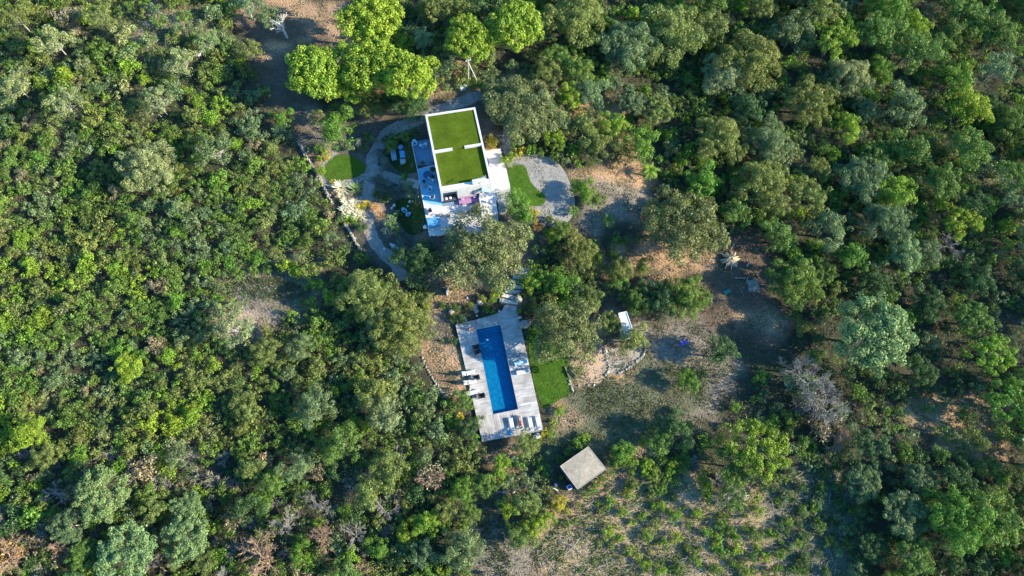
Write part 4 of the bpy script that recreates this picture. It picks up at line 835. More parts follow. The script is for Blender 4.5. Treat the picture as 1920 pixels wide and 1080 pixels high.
for k, a, b, r_, c, lab in HAND:
    g_ = {'stone_pine': 'umbrella pines around the villa', 'agave': 'agaves in the garden bed left of the path'}.get(k)
    if k == 'agave': r_ *= 1.45
    plant(k, a, b, r_, c, lab, g_, hs=HS.get((a, b), 1.0))
for px, py in [(1185, 981), (1224, 888), (1265, 932), (1242, 948), (1204, 967), (1307, 962), (1264, 969), (1215, 1006), (1246, 1018), (1268, 1006), (1324, 998), (1352, 982), (1398, 991), (1368, 995), (1381, 1008), (1337, 1022), (1355, 1035), (1380, 1030), (1409, 1048), (1374, 1056), (1340, 1065), (1309, 1058), (1446, 1002), (1435, 1046), (1196, 1043), (1210, 1061), (1415, 1006), (1181, 1034), (1290, 1030), (1300, 1045), (1160, 1010), (1140, 1000), (1465, 1040), (1450, 1066), (1165, 960), (1145, 940), (1500, 1020), (1490, 1070), (1240, 1070), (1275, 1066), (1400, 1072), (1230, 985), (1290, 985), (1180, 925), (1350, 1010), (1420, 960), (1480, 980), (1530, 950)]:
    plant('shrub', px, py, random.uniform(9, 15), random.choice(['lime', 'lime', 'yellow-green', 'bright green', 'mid-green']), None, 'regrowing shrubs in the cut-over field')

for _ in range(70):
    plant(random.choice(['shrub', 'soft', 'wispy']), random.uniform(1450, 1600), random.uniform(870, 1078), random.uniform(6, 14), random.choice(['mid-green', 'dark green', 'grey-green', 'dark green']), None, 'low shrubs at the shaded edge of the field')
for _ in range(60):
    plant('shrub', random.uniform(1050, 1500), random.uniform(935, 1078), random.uniform(5, 10), random.choice(['lime', 'bright green', 'mid-green', 'olive']), None, 'regrowing shrubs in the cut-over field')

# ------------------------------------------------------------------ planting by zone
CLEAR = [
 [(575, 268), (640, 195), (740, 215), (800, 180), (880, 160), (930, 195), (950, 250), (1040, 300), (1080, 310), (1120, 340), (1090, 420), (1010, 430), (985, 480), (985, 545), (985, 600), (1070, 600), (1085, 740), (1025, 800), (1030, 845), (905, 840), (850, 745), (790, 700), (800, 560), (840, 530), (760, 530), (690, 480), (645, 410), (610, 360)],
 [(480, -80), (650, -80), (655, 30), (640, 75), (560, 80), (540, 140), (570, 200), (600, 260), (565, 275), (520, 200), (475, 110), (430, 50), (450, 20)],
 [(1085, 305), (1180, 305), (1240, 335), (1210, 400), (1150, 445), (1090, 445)],
 [(1170, 450), (1330, 455), (1400, 430), (1450, 460), (1450, 500), (1480, 600), (1500, 640), (1380, 690), (1370, 740), (1330, 790), (1220, 820), (1150, 850), (1040, 870), (1035, 820), (1070, 750), (1085, 700), (1110, 560), (1300, 590), (1340, 560), (1290, 520), (1170, 500)],
 [(1060, 930), (1150, 860), (1250, 850), (1330, 960), (1400, 960), (1500, 880), (1590, 900), (1580, 1180), (1040, 1180), (1000, 1040), (1060, 960)],
 [(425, 535), (470, 522), (520, 520), (590, 545), (560, 570), (500, 560), (430, 550)], [(440, 580), (520, 588), (530, 605), (470, 615), (445, 600)],
 [(880, 935), (950, 935), (980, 1010), (1050, 1100), (890, 1100), (900, 1000)], [(1030, 820), (1150, 820), (1150, 930), (1040, 930)],
 [(640, 425), (690, 440), (700, 470), (660, 465)],
]
SPARSE = [[(160, 0), (420, -20), (430, 60), (340, 110), (250, 100)], [(1450, 640), (1920, 470), (2050, 470), (2050, 880), (1600, 860), (1440, 800)], [(1150, 500), (1330, 520), (1450, 640), (1330, 830), (1120, 830)], [(560, 420), (700, 430), (700, 520), (600, 540)], [(430, 130), (560, 130), (600, 280), (520, 300)], [(1120, 130), (1340, 150), (1300, 330), (1130, 300)], [(1500, 880), (1620, 880), (1620, 1080), (1560, 1080)]]
_mx, _my = np.meshgrid(np.arange(-200, 2200, 4), np.arange(-200, 1300, 4)); MASK = {}
def inside(x, y, polys):
    k = id(polys)
    if k not in MASK:
        m_ = np.zeros(_mx.shape, bool)
        for p in polys: m_ |= inpoly(_mx, _my, p)
        MASK[k] = m_
    return bool(MASK[k][min(374, max(0, int((y+200)//4))), min(599, max(0, int((x+200)//4)))])
NOTREE = [[(1330, 640), (1480, 650), (1470, 800), (1380, 800), (1330, 860), (1200, 860), (1180, 780)], [(1500, 860), (1600, 860), (1580, 1090), (1450, 1090)], [(560, 420), (700, 430), (720, 520), (600, 600), (420, 620), (420, 500), (540, 480)]]
cell = {}
def add_cell(x, y, r): cell.setdefault((int(x//3), int(y//3)), []).append((x, y, r))
for p_ in PL: add_cell(*p_)
def free(x, y, r, ov):
    R_ = int((r+6.5)//3)+1; cx_, cy_ = int(x//3), int(y//3)
    for i in range(cx_-R_, cx_+R_+1):
        for j in range(cy_-R_, cy_+R_+1):
            for a, b, q in cell.get((i, j), ()):
                if (a-x)**2+(b-y)**2 < ((r+q)*ov)**2: return False
    return True
rz_ = random.Random(99)
def wch(d):
    t = rz_.random()*sum(d.values())
    for k, v in d.items():
        t -= v
        if t <= 0: return k
    return k
def scatter(n, fn, ov, x0=-70, x1=2060, y0=-90, y1=1150, cap=None, group=None, keep=None):
    cnt = 0
    for _ in range(n):
        a = rz_.uniform(x0, x1); b = rz_.uniform(y0, y1); s = fn(a, b)
        if s is None: continue
        kind, pr, c = s
        if inside(a, b, CLEAR) or (pr > 12 and any(inside(a+pr*.75*ca_, b+pr*.75*sa_, CLEAR) for ca_, sa_ in ((1, 0), (-1, 0), (0, 1), (0, -1)))): continue
        if inside(a, b, SPARSE) and rz_.random() < .7: continue
        if inside(a, b, NOTREE) and (fn is trees or (a > 1000 and rz_.random() < .6)): continue
        m = mpp(a, b, 1.5); x, y, z = P(a, b, 1.5)
        if not free(float(x), float(y), pr*m, ov): continue
        if keep is not None: keep.append((kind, a, b, pr, c, float(x), float(y), pr*m)); add_cell(float(x), float(y), pr*m); cnt += 1; continue
        o = plant(kind, a, b, pr, c, None, group(kind, a, b) if group else None, note=False); add_cell(float(x), float(y), pr*m); cnt += 1
        if cap and cnt >= cap: break
    return cnt
def hue(a, b): x, y = PZ(a, b, 1); return float(vnoise(x, y, 6.5, 61)+.5*vnoise(x, y, 2.5, 62))
def trees(a, b):
    if a < 860 and not (b > 850): return None
    if a < 860: k = wch(dict(broad=3, open_tree=2, grey_tree=1, dead_tree=1.3, rusty_dead_tree=.5)); c = wch({'mid-green': 2, 'grey-green': 2, 'dark green': 2, 'olive': 2}); pr = rz_.uniform(22, 34)
    elif a > 1440 and b > 480:
        k = wch(dict(broad=4, oak=2, grey_tree=2, dead_tree=1, maritime_pine=1)); c = wch({'mid-green': 2, 'dark green': 4.5, 'grey-green': 1, 'bright green': .6}); pr = rz_.uniform(26, 46)  # more dark green here, leaf colour standing in for the wood's deep shade
    else: k = wch(dict(broad=5, oak=3, open_tree=1, grey_tree=.6, maritime_pine=.3)); c = wch({'mid-green': 3.6, 'olive': 1.2, 'grey-green': 2.2, 'bright green': 1.7, 'lime': .4, 'dark green': 1.6}); pr = rz_.uniform(22, 42)
    if k == 'dead_tree': c = 'bare grey'
    if k == 'rusty_dead_tree': c = 'bare brown'
    return k, pr, c
def tgroup(k, a, b): return ('trees of the wood right of the villa' if a > 860 else 'trees of the lower left wood')
n1 = scatter(1600, trees, .86, cap=190, group=tgroup)
def shrubs(a, b):
    if a < 1000:
        if b > 850 and a < 860: k = wch(dict(shrub=3, wispy=2.5, dead_brush=1.6, soft=1, big_leaf=.8)); c = wch({'mid-green': 3, 'dark green': 1, 'olive': 2, 'brownish': .9, 'grey-green': 1, 'bright green': 1, 'lime': .5})
        elif b < 180: k = wch(dict(shrub=3, soft=3, wispy=1.6, big_leaf=.3)); c = wch({'mid-green': 3, 'olive': 3, 'grey-green': 2.6, 'pale olive': 1, 'silver-green': .5, 'yellow-green': .5, 'lime': .4, 'brownish': .15})
        else: k = wch(dict(shrub=7, soft=2.2, wispy=.9, big_leaf=.8)); q = hue(a, b)+rz_.gauss(0, .2); c = 'yellow-green' if q > 1.0 else 'lime' if q > .6 else 'olive' if q > .15 else 'mid-green' if q > -.4 else 'bright green' if q > -.55 else 'grey-green'; c = rz_.choice(['brownish', 'pale olive', 'pale olive', 'silver-green', 'grey-green', 'lime']) if rz_.random() < .09 else c
        pr = rz_.choice([rz_.uniform(15, 25), rz_.uniform(12, 19)])
    else:
        k = wch(dict(shrub=6, soft=2.5, wispy=.8, big_leaf=.8)); dk = a > 1440 and b > 470  # dk: shaded wood, its shade put into darker leaf colours
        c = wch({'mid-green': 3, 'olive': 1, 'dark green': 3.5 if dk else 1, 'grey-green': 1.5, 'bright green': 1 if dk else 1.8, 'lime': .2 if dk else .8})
        pr = rz_.uniform(10, 22)
    if k == 'dead_brush': c = 'bare grey'
    return k, pr, c
def sgroup(k, a, b): return f'{WORD[k]}s of the ' + ('scrub left of the villa' if a < 860 else 'wood right of the villa')
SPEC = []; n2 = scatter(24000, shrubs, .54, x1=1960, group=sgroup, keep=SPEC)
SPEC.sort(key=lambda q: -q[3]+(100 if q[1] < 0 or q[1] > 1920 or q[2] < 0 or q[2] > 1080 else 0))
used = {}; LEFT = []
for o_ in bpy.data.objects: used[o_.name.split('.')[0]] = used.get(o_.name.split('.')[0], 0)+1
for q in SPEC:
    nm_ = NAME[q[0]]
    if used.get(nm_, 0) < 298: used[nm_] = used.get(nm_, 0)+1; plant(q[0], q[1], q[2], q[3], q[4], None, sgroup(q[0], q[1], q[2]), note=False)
    elif q[0] != 'dead_brush': LEFT.append(q)
print('left', len(LEFT))
print('scattered', n1, n2)

# ------------------------------------------------------------------ dense low scrub, one mass
def scrub():
    rg = np.random.default_rng(21); Vs, Ts = [], []
    def put(lob, dens, size, colr, jit=.42):
        V, T = cloud_arrays(lob, dens, size, rg, tintv=.22, jit=jit, yshift=.1, zmin=-.1); Vs.append(V.astype(np.float32)); Ts.append((T*np.array(colr)).astype(np.float32))
    for kind, a, b, pr, c, x, y, r in LEFT:
        lob = [(lx+x, ly+y, lz+float(ground(x, y)), lr) for lx, ly, lz, lr in dome(r, 17, .78, .6, .19, .30, rg, -.1, .3, r*.5, .25)]
        put(lob, 60/max(r, .5)**.6, .15, np.array(COLS[c])*LF*rg.uniform(.85, 1.18))
    n = 17000; x = rg.uniform(-82, 92, n); y = rg.uniform(-12, 112, n); z = ground(x, y); a, b = PX(x, y, z); bad = np.zeros(n, bool)
    for p in CLEAR: bad |= inpoly(a, b, p)
    sp = np.zeros(n, bool)
    for p in SPARSE: sp |= inpoly(a, b, p)
    keep = (~bad) & (a > -60) & (a < 1980) & (b > -40) & (b < 1120) & ((~sp) | (rg.random(n) < .35)) & ((a < 900) | (rg.random(n) < .6))
    names = ['mid-green', 'bright green', 'olive', 'yellow-green', 'grey-green', 'dark green', 'pale olive']
    h = vnoise(x, y, 4.5, 71); h2 = vnoise(x, y, 1.3, 72)
    for i in np.nonzero(keep)[0]:
        q = h[i]+h2[i]*.6+rg.normal()*.15
        nm = 'yellow-green' if q > .75 else 'olive' if q > .35 else 'mid-green' if q > -.1 else 'grey-green' if q > -.4 else 'dark green' if q > -.8 else 'bright green'
        if (a[i] > 1400 and b[i] > 470) or rg.random() < .15: nm = 'dark green'  # right wood: shade put into the leaf colour; elsewhere random dark plants
        r = rg.uniform(.3, .58); put([(x[i], y[i], z[i]+rg.uniform(.25, 1.05), r)], 27, .16, np.array(COLS[nm])*rg.uniform(.85, 1.2))
    me = mesh_from('dense_scrub', np.concatenate(Vs), np.concatenate(Ts)); o = bpy.data.objects.new('dense_scrub', me); col.objects.link(o); print('scrub quads', len(me.polygons))
    o['kind'] = 'stuff'; o['label'] = 'dense low scrub filling the gaps between the taller shrubs and trees'; o['category'] = 'scrub'
scrub()

# ------------------------------------------------------------------ undergrowth, one mass
def undergrowth():
    rg = np.random.default_rng(3); n = 60000
    x = rg.uniform(-80, 95, n); y = rg.uniform(-15, 110, n); z = ground(x, y); a, b = PX(x, y, z)
    bad = np.zeros(n, bool)
    for p in CLEAR[:8]: bad |= inpoly(a, b, p)
    bad |= inpoly(a, b, CLEAR[8])
    k = vnoise(x, y, 3.5, 31) > -.25
    keep = (~bad) & k & (a > -80) & (a < 2000) & (b > -60) & (b < 1120); x, y, z, a, b = x[keep], y[keep], z[keep], a[keep], b[keep]
    Vs, Ts = [], []
    m = len(x)
    for q in range(4):
        dx = rg.normal(size=m)*.22; dy = rg.normal(size=m)*.22; dz = rg.uniform(.02, .5, m); s = rg.uniform(.08, .24, m)[:, None]
        p = np.stack([x+dx, y+dy, z+dz], -1); nn = rg.normal(size=(m, 3))*.7+[0, 0, 1]; nn /= np.linalg.norm(nn, axis=1)[:, None]
        t = np.cross(nn, rg.normal(size=(m, 3))); t /= np.linalg.norm(t, axis=1)[:, None]; bb = np.cross(nn, t)
        Vs.append(np.stack([p-t*s*.5, p+bb*s*.3, p+t*s*.5, p-bb*s*.3], 1))
        hue = vnoise(x, y, 5, 40)[:, None]; base = np.where(hue > .25, [[.12, .10, .05]], np.where(hue > -.2, [[.05, .085, .03]], [[.06, .13, .025]]))
        Ts.append(np.repeat((base*rg.uniform(.6, 1.4, (m, 1)))[:, None], 4, 1))
    me = mesh_from('undergrowth', np.concatenate(Vs), np.concatenate(Ts)); o = bpy.data.objects.new('undergrowth', me); col.objects.link(o)
    o['kind'] = 'stuff'; o['label'] = 'low leafy undergrowth covering the ground between the trees and shrubs'; o['category'] = 'undergrowth'
undergrowth()
def weeds():
    """grass tufts on the clearings"""
    rg = np.random.default_rng(8); Vs, Ts = [], []
    for poly, n, cc, h in (([(1060, 745), (1130, 690), (1220, 670), (1300, 690), (1330, 760), (1180, 840), (1080, 880), (990, 880), (960, 850), (1020, 790)], 9000, (.15, .165, .06), .11), (CLEAR[4], 20000, (.15, .19, .055), .22), (GREG[0][1], 3000, (.16, .17, .06), .25), (CLEAR[7], 2500, (.10, .13, .05), .22), (CLEAR[5], 1500, (.10, .12, .05), .2), (CLEAR[3], 7000, (.09, .11, .04), .15)):
        xs = [p[0] for p in poly]; ys = [p[1] for p in poly]; a = rg.uniform(min(xs), max(xs), n); b = rg.uniform(min(ys), max(ys), n)
        k = inpoly(a, b, poly); x, y, z = P(a[k], b[k]); kk = rg.random(len(x)) < np.clip(.45+.7*vnoise(x, y, 3.2, 50)+.5*vnoise(x, y, 1.1, 51), .08, .9)
        x, y, z = x[kk], y[kk], z[kk]; m = len(x)
        for q in range(3):
            p = np.stack([x+rg.normal(size=m)*.12, y+rg.normal(size=m)*.12, z+.04], -1); th = rg.uniform(0, 6.28, m); hh = h*rg.uniform(.5, 1.5, m)
            t = np.stack([np.cos(th), np.sin(th), np.zeros(m)], -1)*.05; up = np.stack([rg.normal(size=m)*.5*hh, rg.normal(size=m)*.5*hh, hh], -1)
            Vs.append(np.stack([p-t, p+t, p+t*.5+up, p-t*.5+up], 1)); Ts.append(np.repeat((np.array(cc)*rg.uniform(.6, 1.5, (m, 1)))[:, None], 4, 1))
    LW = (.07, .145, .015)
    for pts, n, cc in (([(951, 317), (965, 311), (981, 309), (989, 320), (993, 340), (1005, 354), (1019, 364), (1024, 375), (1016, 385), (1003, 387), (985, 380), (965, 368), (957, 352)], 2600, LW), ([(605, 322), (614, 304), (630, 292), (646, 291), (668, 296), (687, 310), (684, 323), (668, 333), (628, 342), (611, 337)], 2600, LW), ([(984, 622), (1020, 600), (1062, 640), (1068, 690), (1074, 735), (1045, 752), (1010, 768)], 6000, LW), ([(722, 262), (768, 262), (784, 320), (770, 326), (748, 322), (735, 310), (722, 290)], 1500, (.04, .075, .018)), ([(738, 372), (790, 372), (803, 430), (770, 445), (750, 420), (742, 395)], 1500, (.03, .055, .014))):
        c0 = np.mean(pts, 0); poly = [tuple(c0+(np.array(p)-c0)*1.04) for p in pts]; xs = [p[0] for p in poly]; ys = [p[1] for p in poly]; a = rg.uniform(min(xs), max(xs), n); b = rg.uniform(min(ys), max(ys), n)
        k = inpoly(a, b, poly); x, y, z = P(a[k], b[k]); m = len(x); wear = np.clip(vnoise(x, y, 1.8, 90)*1.5-.5, 0, .6)[:, None]
        for q in range(3):
            p = np.stack([x+rg.normal(size=m)*.12, y+rg.normal(size=m)*.12, z+.06], -1); th = rg.uniform(0, 6.28, m); hh = rg.uniform(.01, .05, m); t = np.stack([np.cos(th), np.sin(th), np.zeros(m)], -1)*.04
            up = np.stack([rg.normal(size=m)*hh, rg.normal(size=m)*hh, hh], -1); cl = (np.array(cc)*(1-wear)+np.array([.13, .13, .035])*wear)*rg.uniform(.75, 1.35, (m, 1)); Vs.append(np.stack([p-t, p+t, p+t*.4+up, p-t*.4+up], 1)); Ts.append(np.repeat(cl[:, None], 4, 1))
    for cc_, poly in GREG:
        if cc_ not in (SOIL, DUST, PINK, GARD): continue
        xs = [p[0] for p in poly]; ys = [p[1] for p in poly]; n = int((max(xs)-min(xs))*(max(ys)-min(ys))*.12); a = rg.uniform(min(xs), max(xs), n); b = rg.uniform(min(ys), max(ys), n)
        k = inpoly(a, b, poly); x, y, z = P(a[k], b[k]); m = len(x)
        if m == 0: continue
        kk = vnoise(x, y, 1.6, 53) > .05; x, y, z = x[kk], y[kk], z[kk]; m = len(x)
        for q in range(3):
            p = np.stack([x+rg.normal(size=m)*.2, y+rg.normal(size=m)*.2, z+.03], -1); s_ = rg.uniform(.03, .09, m)[:, None]; th = rg.uniform(0, 6.28, m); t = np.stack([np.cos(th), np.sin(th), rg.normal(size=m)*.4], -1)*s_; u = np.stack([-np.sin(th), np.cos(th), rg.normal(size=m)*.5], -1)*s_
            cl = np.where(rg.random((m, 1)) < .5, [[.10, .11, .04]], [[.13, .09, .05]])*rg.uniform(.5, 1.4, (m, 1)); Vs.append(np.stack([p-t, p-u, p+t, p+u], 1)); Ts.append(np.repeat(cl[:, None], 4, 1))
    me = mesh_from('weeds', np.concatenate(Vs), np.concatenate(Ts)); o = bpy.data.objects.new('weeds', me); col.objects.link(o)
    o['kind'] = 'stuff'; o['label'] = 'thin dry grass and weeds on the clearings and the cut-over field'; o['category'] = 'grass'
weeds()
def pebbles():
    rg = np.random.default_rng(17); base = np.array([[1, 0, 0], [-.6, .8, 0], [-.6, -.8, 0], [0, 0, .8], [.2, .1, -.5]]); fs = np.array([[0, 1, 3], [1, 2, 3], [2, 0, 3], [1, 0, 4], [2, 1, 4], [0, 2, 4]]); VV, FF, o_ = [], [], 0
    for poly, n in [(p, 260) for c_, p in GREG if c_ in (SOIL, DUST, PINK)]+[([(985, 290), (1037, 298), (1072, 350), (1080, 385), (1045, 428), (1003, 398), (985, 350)], 500), (CLEAR[4], 1200), (CLEAR[3], 1500)]:
        xs = [p[0] for p in poly]; ys = [p[1] for p in poly]; a = rg.uniform(min(xs), max(xs), n*2); b = rg.uniform(min(ys), max(ys), n*2); k = inpoly(a, b, poly); x, y, z = P(a[k], b[k]); m = len(x); th = rg.uniform(0, 6.28, m); s_ = .03+.10*rg.random(m)**3
        v = base[None]*s_[:, None, None]; c, si = np.cos(th)[:, None], np.sin(th)[:, None]; v = np.stack([v[..., 0]*c-v[..., 1]*si+x[:, None], v[..., 0]*si+v[..., 1]*c+y[:, None], v[..., 2]+z[:, None]+.04], -1)
        VV.append(v.reshape(-1, 3)); FF.append((fs[None]+np.arange(m)[:, None, None]*5+o_).reshape(-1, 3)); o_ += m*5
    me = bpy.data.meshes.new('pebbles'); me.from_pydata(np.concatenate(VV).tolist(), [], np.concatenate(FF).tolist()); me.materials.append(STONE); o = bpy.data.objects.new('pebbles', me); col.objects.link(o)
    o['kind'] = 'stuff'; o['label'] = 'loose pebbles and small stones on the bare ground'; o['category'] = 'pebbles'
pebbles()
def slash():
    rg = random.Random(4); w = MB()
    for poly, n, L in ((CLEAR[4], 3600, (.5, 1.9)), (GREG[1][1], 60, (.3, .9)), (GREG[2][1], 160, (.3, 1)), (GREG[3][1], 120, (.3, .9)), ([(1320, 740), (1400, 740), (1400, 790), (1320, 790)], 90, (.5, 1.5)), ([(1680, 700), (1880, 720), (1900, 880), (1700, 860)], 260, (.6, 2.2)), ([(560, 890), (760, 900), (760, 1060), (520, 1060)], 260, (.6, 2)), ([(200, 840), (420, 860), (420, 930), (220, 930)], 200, (.6, 1.8))):
        xs = [p[0] for p in poly]; ys = [p[1] for p in poly]
        for _ in range(n):
            a = rg.uniform(min(xs), max(xs)); b = rg.uniform(min(ys), max(ys))
            if not inside(a, b, [poly]): continue
            x, y, z = P(a, b); l = rg.uniform(*L); t = rg.gauss(.35, .9); r_ = rg.choice([.01, .014, .02, .03]); c_ = Vector((float(x), float(y), float(z)+.06+rg.uniform(0, .25)))
            d = Vector((math.cos(t), math.sin(t), rg.gauss(0, .15)))*l/2; k = Vector((rg.gauss(0, .12), rg.gauss(0, .12), .03))*l
            w.tube([c_-d, c_+k, c_+d], [r_, r_*.9, r_*.5], 3, cap=False)
    o = w.build('cut_branches', mat('dry_sticks', (.22, .18, .14), .95, .1, colr2=(.42, .36, .30), nscale=.6)); o['kind'] = 'stuff'
    o['label'] = 'dry cut branches and sticks strewn over the cleared field'; o['category'] = 'branches'
slash()

# ------------------------------------------------------------------ stones
def rocks(lst, base, group, m=STONE):
    rnd = random.Random(len(lst))
    for it in lst:
        px, py, pr = it[:3]; x, y, z = P(px, py, .1); r_ = pr*mpp(px, py); w = MB(); w.rock((0, 0, 0), r_, rnd)
        o = w.build('boulder', it[3] if len(it) > 3 else m, None, 0, False); o.location = (float(x), float(y), float(ground(x, y))+r_*.3); reg(o, base, 'boulder', px, py, group)
rocks([(846, 585, 9), (890, 577, 8), (899, 567, 8), (893, 583, 6), (971, 563, 10), (972, 552, 6), (983, 608, 13)], 'big grey boulder', 'boulders around the upper end of the deck')
rocks([(894, 591.5, 2.6, PSTONE), (936, 583, 2.6, PSTONE), (981, 546, 2.6, PSTONE)], 'small white round stone', 'white round stones near the deck')
rocks([(975, 595, 4, PSTONE), (871, 602, 4, PSTONE), (876, 558, 3, PSTONE), (942, 906, 7, PSTONE), (946, 908, 5, PSTONE), (935, 911, 4, PSTONE), (966, 866, 5, PSTONE), (963, 859, 4, PSTONE), (1042, 909, 4, PSTONE), (1085, 723, 2.6, STONE), (1103, 722, 3.2, STONE), (1114, 722, 2.8, PSTONE), (1067, 720, 2.6, STONE), (1068, 714, 2.4), (1140, 698, 3.4, PSTONE), (946, 922, 6, PSTONE), (962, 920, 5), (1136, 658, 4, PSTONE), (738, 461, 5, PSTONE), (745, 465, 4, PSTONE), (720, 467, 3), (835, 742, 5), (828, 735, 4), (733, 458, 3), (797, 426, 5, PSTONE), (663, 378, 3, PSTONE)], 'pale stone lying in the garden', 'pale garden stones', PSTONE)
def stone_row(line, wid, n, label, m=STONE, hgt=.35, base=.2):
    rnd = random.Random(n); w = MB(); pts = [np.array(p, float) for p in line]
    seg = [np.linalg.norm(pts[i+1]-pts[i]) for i in range(len(pts)-1)]; T = sum(seg)
    for k in range(n):
        t = rnd.random()*T; i = 0
        while t > seg[i] and i < len(seg)-1: t -= seg[i]; i += 1
        p = pts[i]+(pts[i+1]-pts[i])*t/seg[i]; x, y, z = P(p[0]+rnd.gauss(0, wid), p[1]+rnd.gauss(0, wid)); w.rock((float(x), float(y), float(z)+rnd.uniform(0, hgt)), rnd.uniform(.6, 1.2)*base, rnd)
    tag(w.build('stone_wall', m), label, 'stone wall')
stone_row([(560, 267), (573, 293), (588, 316), (603, 342), (611, 359), (624, 382)], 1.1, 330, 'dry stone wall running diagonally down the left of the oval lawn', STONE, .45, .15)
stone_row([(646, 420), (658, 438), (668, 456), (678, 472)], 1.0, 170, 'short lower stretch of dry stone wall left of the garden path', STONE, .4, .15)
stone_row([(1208, 642), (1210, 656), (1205, 668), (1190, 680), (1172, 694), (1155, 702)], .7, 60, 'curved stone edging round the small sandy terrace', STONE, .15, .17)
stone_row([(1122, 640), (1132, 655), (1137, 672), (1142, 690), (1133, 710)], .6, 34, 'stone edging between the two sandy terraces', STONE, .12, .15)
stone_row([(1066, 705), (1070, 722), (1075, 735)], .6, 22, 'short stone edging at the right edge of the pool lawn', STONE, .12, .18)
stone_row([(790, 660), (794, 680), (815, 715), (828, 735), (842, 752)], .8, 50, 'stone edging left of the bare soil beside the deck', STONE, .12, .18)
stone_row([(925, 922), (945, 921), (965, 917), (985, 910)], .7, 50, 'low bank of stones below the yellow-green shrubs south of the deck', STONE, .2, .2)
rnd = random.Random(5)
for i, (px, py, l_) in enumerate([(983, 505, 2.0), (979, 513, 2.1), (975, 521, 2.1), (971, 529, 2.2), (967, 538, 2.4), (963, 547, 2.5), (958, 557, 2.6), (954, 566, 2.6)]):
    x, y, z = P(px, py); w = MB(); w.box((0, 0, .02), (l_, .52, .22), R(-8)+rnd.uniform(-.08, .08)); o = w.build('garden_step', PSTONE, None, .03); o.location = (float(x), float(y), float(z)+.02+.05*(7-i)/7); reg(o, 'pale stone slab step', 'step', px, py, 'slab steps between villa and pool deck')

# ------------------------------------------------------------------ furniture
def at(px, py, z): a = hz(px, py, z); return (float(a[0]), float(a[1]), z)
def T(o, rest): return o
def lounger(px, py, ang, label, cushion=CANVAS, z=ZD, towel=None):
    """ang: direction of the head end"""
    e = empty('sun_lounger', at(px, py, z), ang); e.scale = (.92, .86, 1)
    f = MB()
    for s in (-1, 1): f.box((0, s*.31, .27), (1.95, .05, .06))
    for x in (-.95, .95): f.box((x, 0, .27), (.05, .57, .06))
    f.build('frame', WPAINT, e, .008)
    for x in (-.8, .75):
        for s in (-1, 1): l_ = MB(); l_.box((x, s*.31, .12), (.05, .05, .239)); l_.build('leg', WPAINT, e)
    c = MB(); c.box((-.28, 0, .35), (1.35, .62, .09)); c.build('mattress', cushion, e, .03)
    b = MB(); b.box((.68, 0, .45), (.62, .62, .08), ry=-.42); bo = b.build('backrest', cushion, e, .03)
    p = MB(); p.box((.80, 0, .55), (.26, .46, .09), ry=-.42); p.build('pillow', towel or cushion, e, .035)
    tag(e, label, 'sun lounger', 'sun loungers on the pool deck'); return e
def deckchair(px, py, ang, label, seat=DARK):
    e = empty('folding_chair', at(px, py, ZD), ang); f = MB()
    for s in (-1, 1):
        f.tube([(-.55, s*.3, .02), (.45, s*.3, .75)], .03, 6); f.tube([(.55, s*.3, .02), (-.45, s*.3, .5)], .03, 6)
    f.tube([(.45, -.3, .75), (.45, .3, .75)], .03, 6); f.tube([(-.45, -.3, .5), (-.45, .3, .5)], .03, 6); f.tube([(.55, -.3, .03), (.55, .3, .03)], .025, 6)
    f.build('frame', DMET, e)
    s_ = MB(); s_.add([(-.45, -.27, .49), (-.1, -.27, .34), (.2, -.27, .42), (.45, -.27, .74), (-.45, .27, .49), (-.1, .27, .34), (.2, .27, .42), (.45, .27, .74)], [(0, 1, 5, 4), (1, 2, 6, 5), (2, 3, 7, 6)])
    so_ = s_.build('seat', seat, e); md = so_.modifiers.new('thick', 'SOLIDIFY'); md.thickness = .03
    tag(e, label, 'deck chair', 'folding chairs on the deck'); return e
dv = math.atan2(pv[1], pv[0])
lounger(959, 797, dv+math.pi, 'white sun lounger beside the blue towel, leftmost of four at the lower deck end')
LP = lounger(976, 793, dv+math.pi, 'sun lounger carrying the person in red, at the lower end of the deck')
lounger(994.5, 796, dv+math.pi, 'white sun lounger third from the left at the lower end of the deck')
lounger(1009, 794, dv+math.pi, 'white sun lounger at the lower right deck corner, rightmost of four', towel=GALV)
lounger(976.5, 681, PANG, 'pale blue sun lounger in shade on the right side of the deck', PALEB)
lounger(980, 698, PANG, 'white sun lounger with grey pillow on the right side of the deck', CANVAS, towel=GALV)
lounger(878, 700, PANG+math.pi, 'white sun lounger near the left edge of the deck, highest of the row')
lounger(881, 717, PANG+math.pi, 'white sun lounger near the left edge of the deck, middle of the row')
lounger(885, 737, PANG+math.pi, 'white sun lounger near the left edge of the deck, lowest of the row')
deckchair(892, 709, PANG, 'dark folding chair on the sunlit left side of the deck, upper of two'); deckchair(902, 743, PANG, 'dark folding chair on the sunlit left side of the deck, lower of two')
deckchair(892, 652, PANG, 'dark folding chair on the shaded left pool rim, upper of two'); deckchair(895, 661, PANG+.2, 'dark folding chair on the shaded left pool rim, lower of two')
for px, py, h in ((876, 706, 1.35), (879, 720, 1.2), (881, 734, 1.5)):
    e = empty('parasol', at(px, py, ZD)); w = MB(); w.tube([(0, 0, 0), (0, 0, h+.9)], .025, 6); w.build('pole', DMET, e)
    w = MB(); w.tube([(0, 0, h-.5), (0, 0, h-.2), (0, 0, h+.7)], [.06, .14, .03], 8); w.build('canopy', CANVAS, e)
    w = MB(); w.disc((0, 0, 0), .25, .25, .07); w.build('base', DMET, e)
    reg(e, 'closed parasol at the left deck edge', 'parasol', px, py, 'closed parasols on the deck')
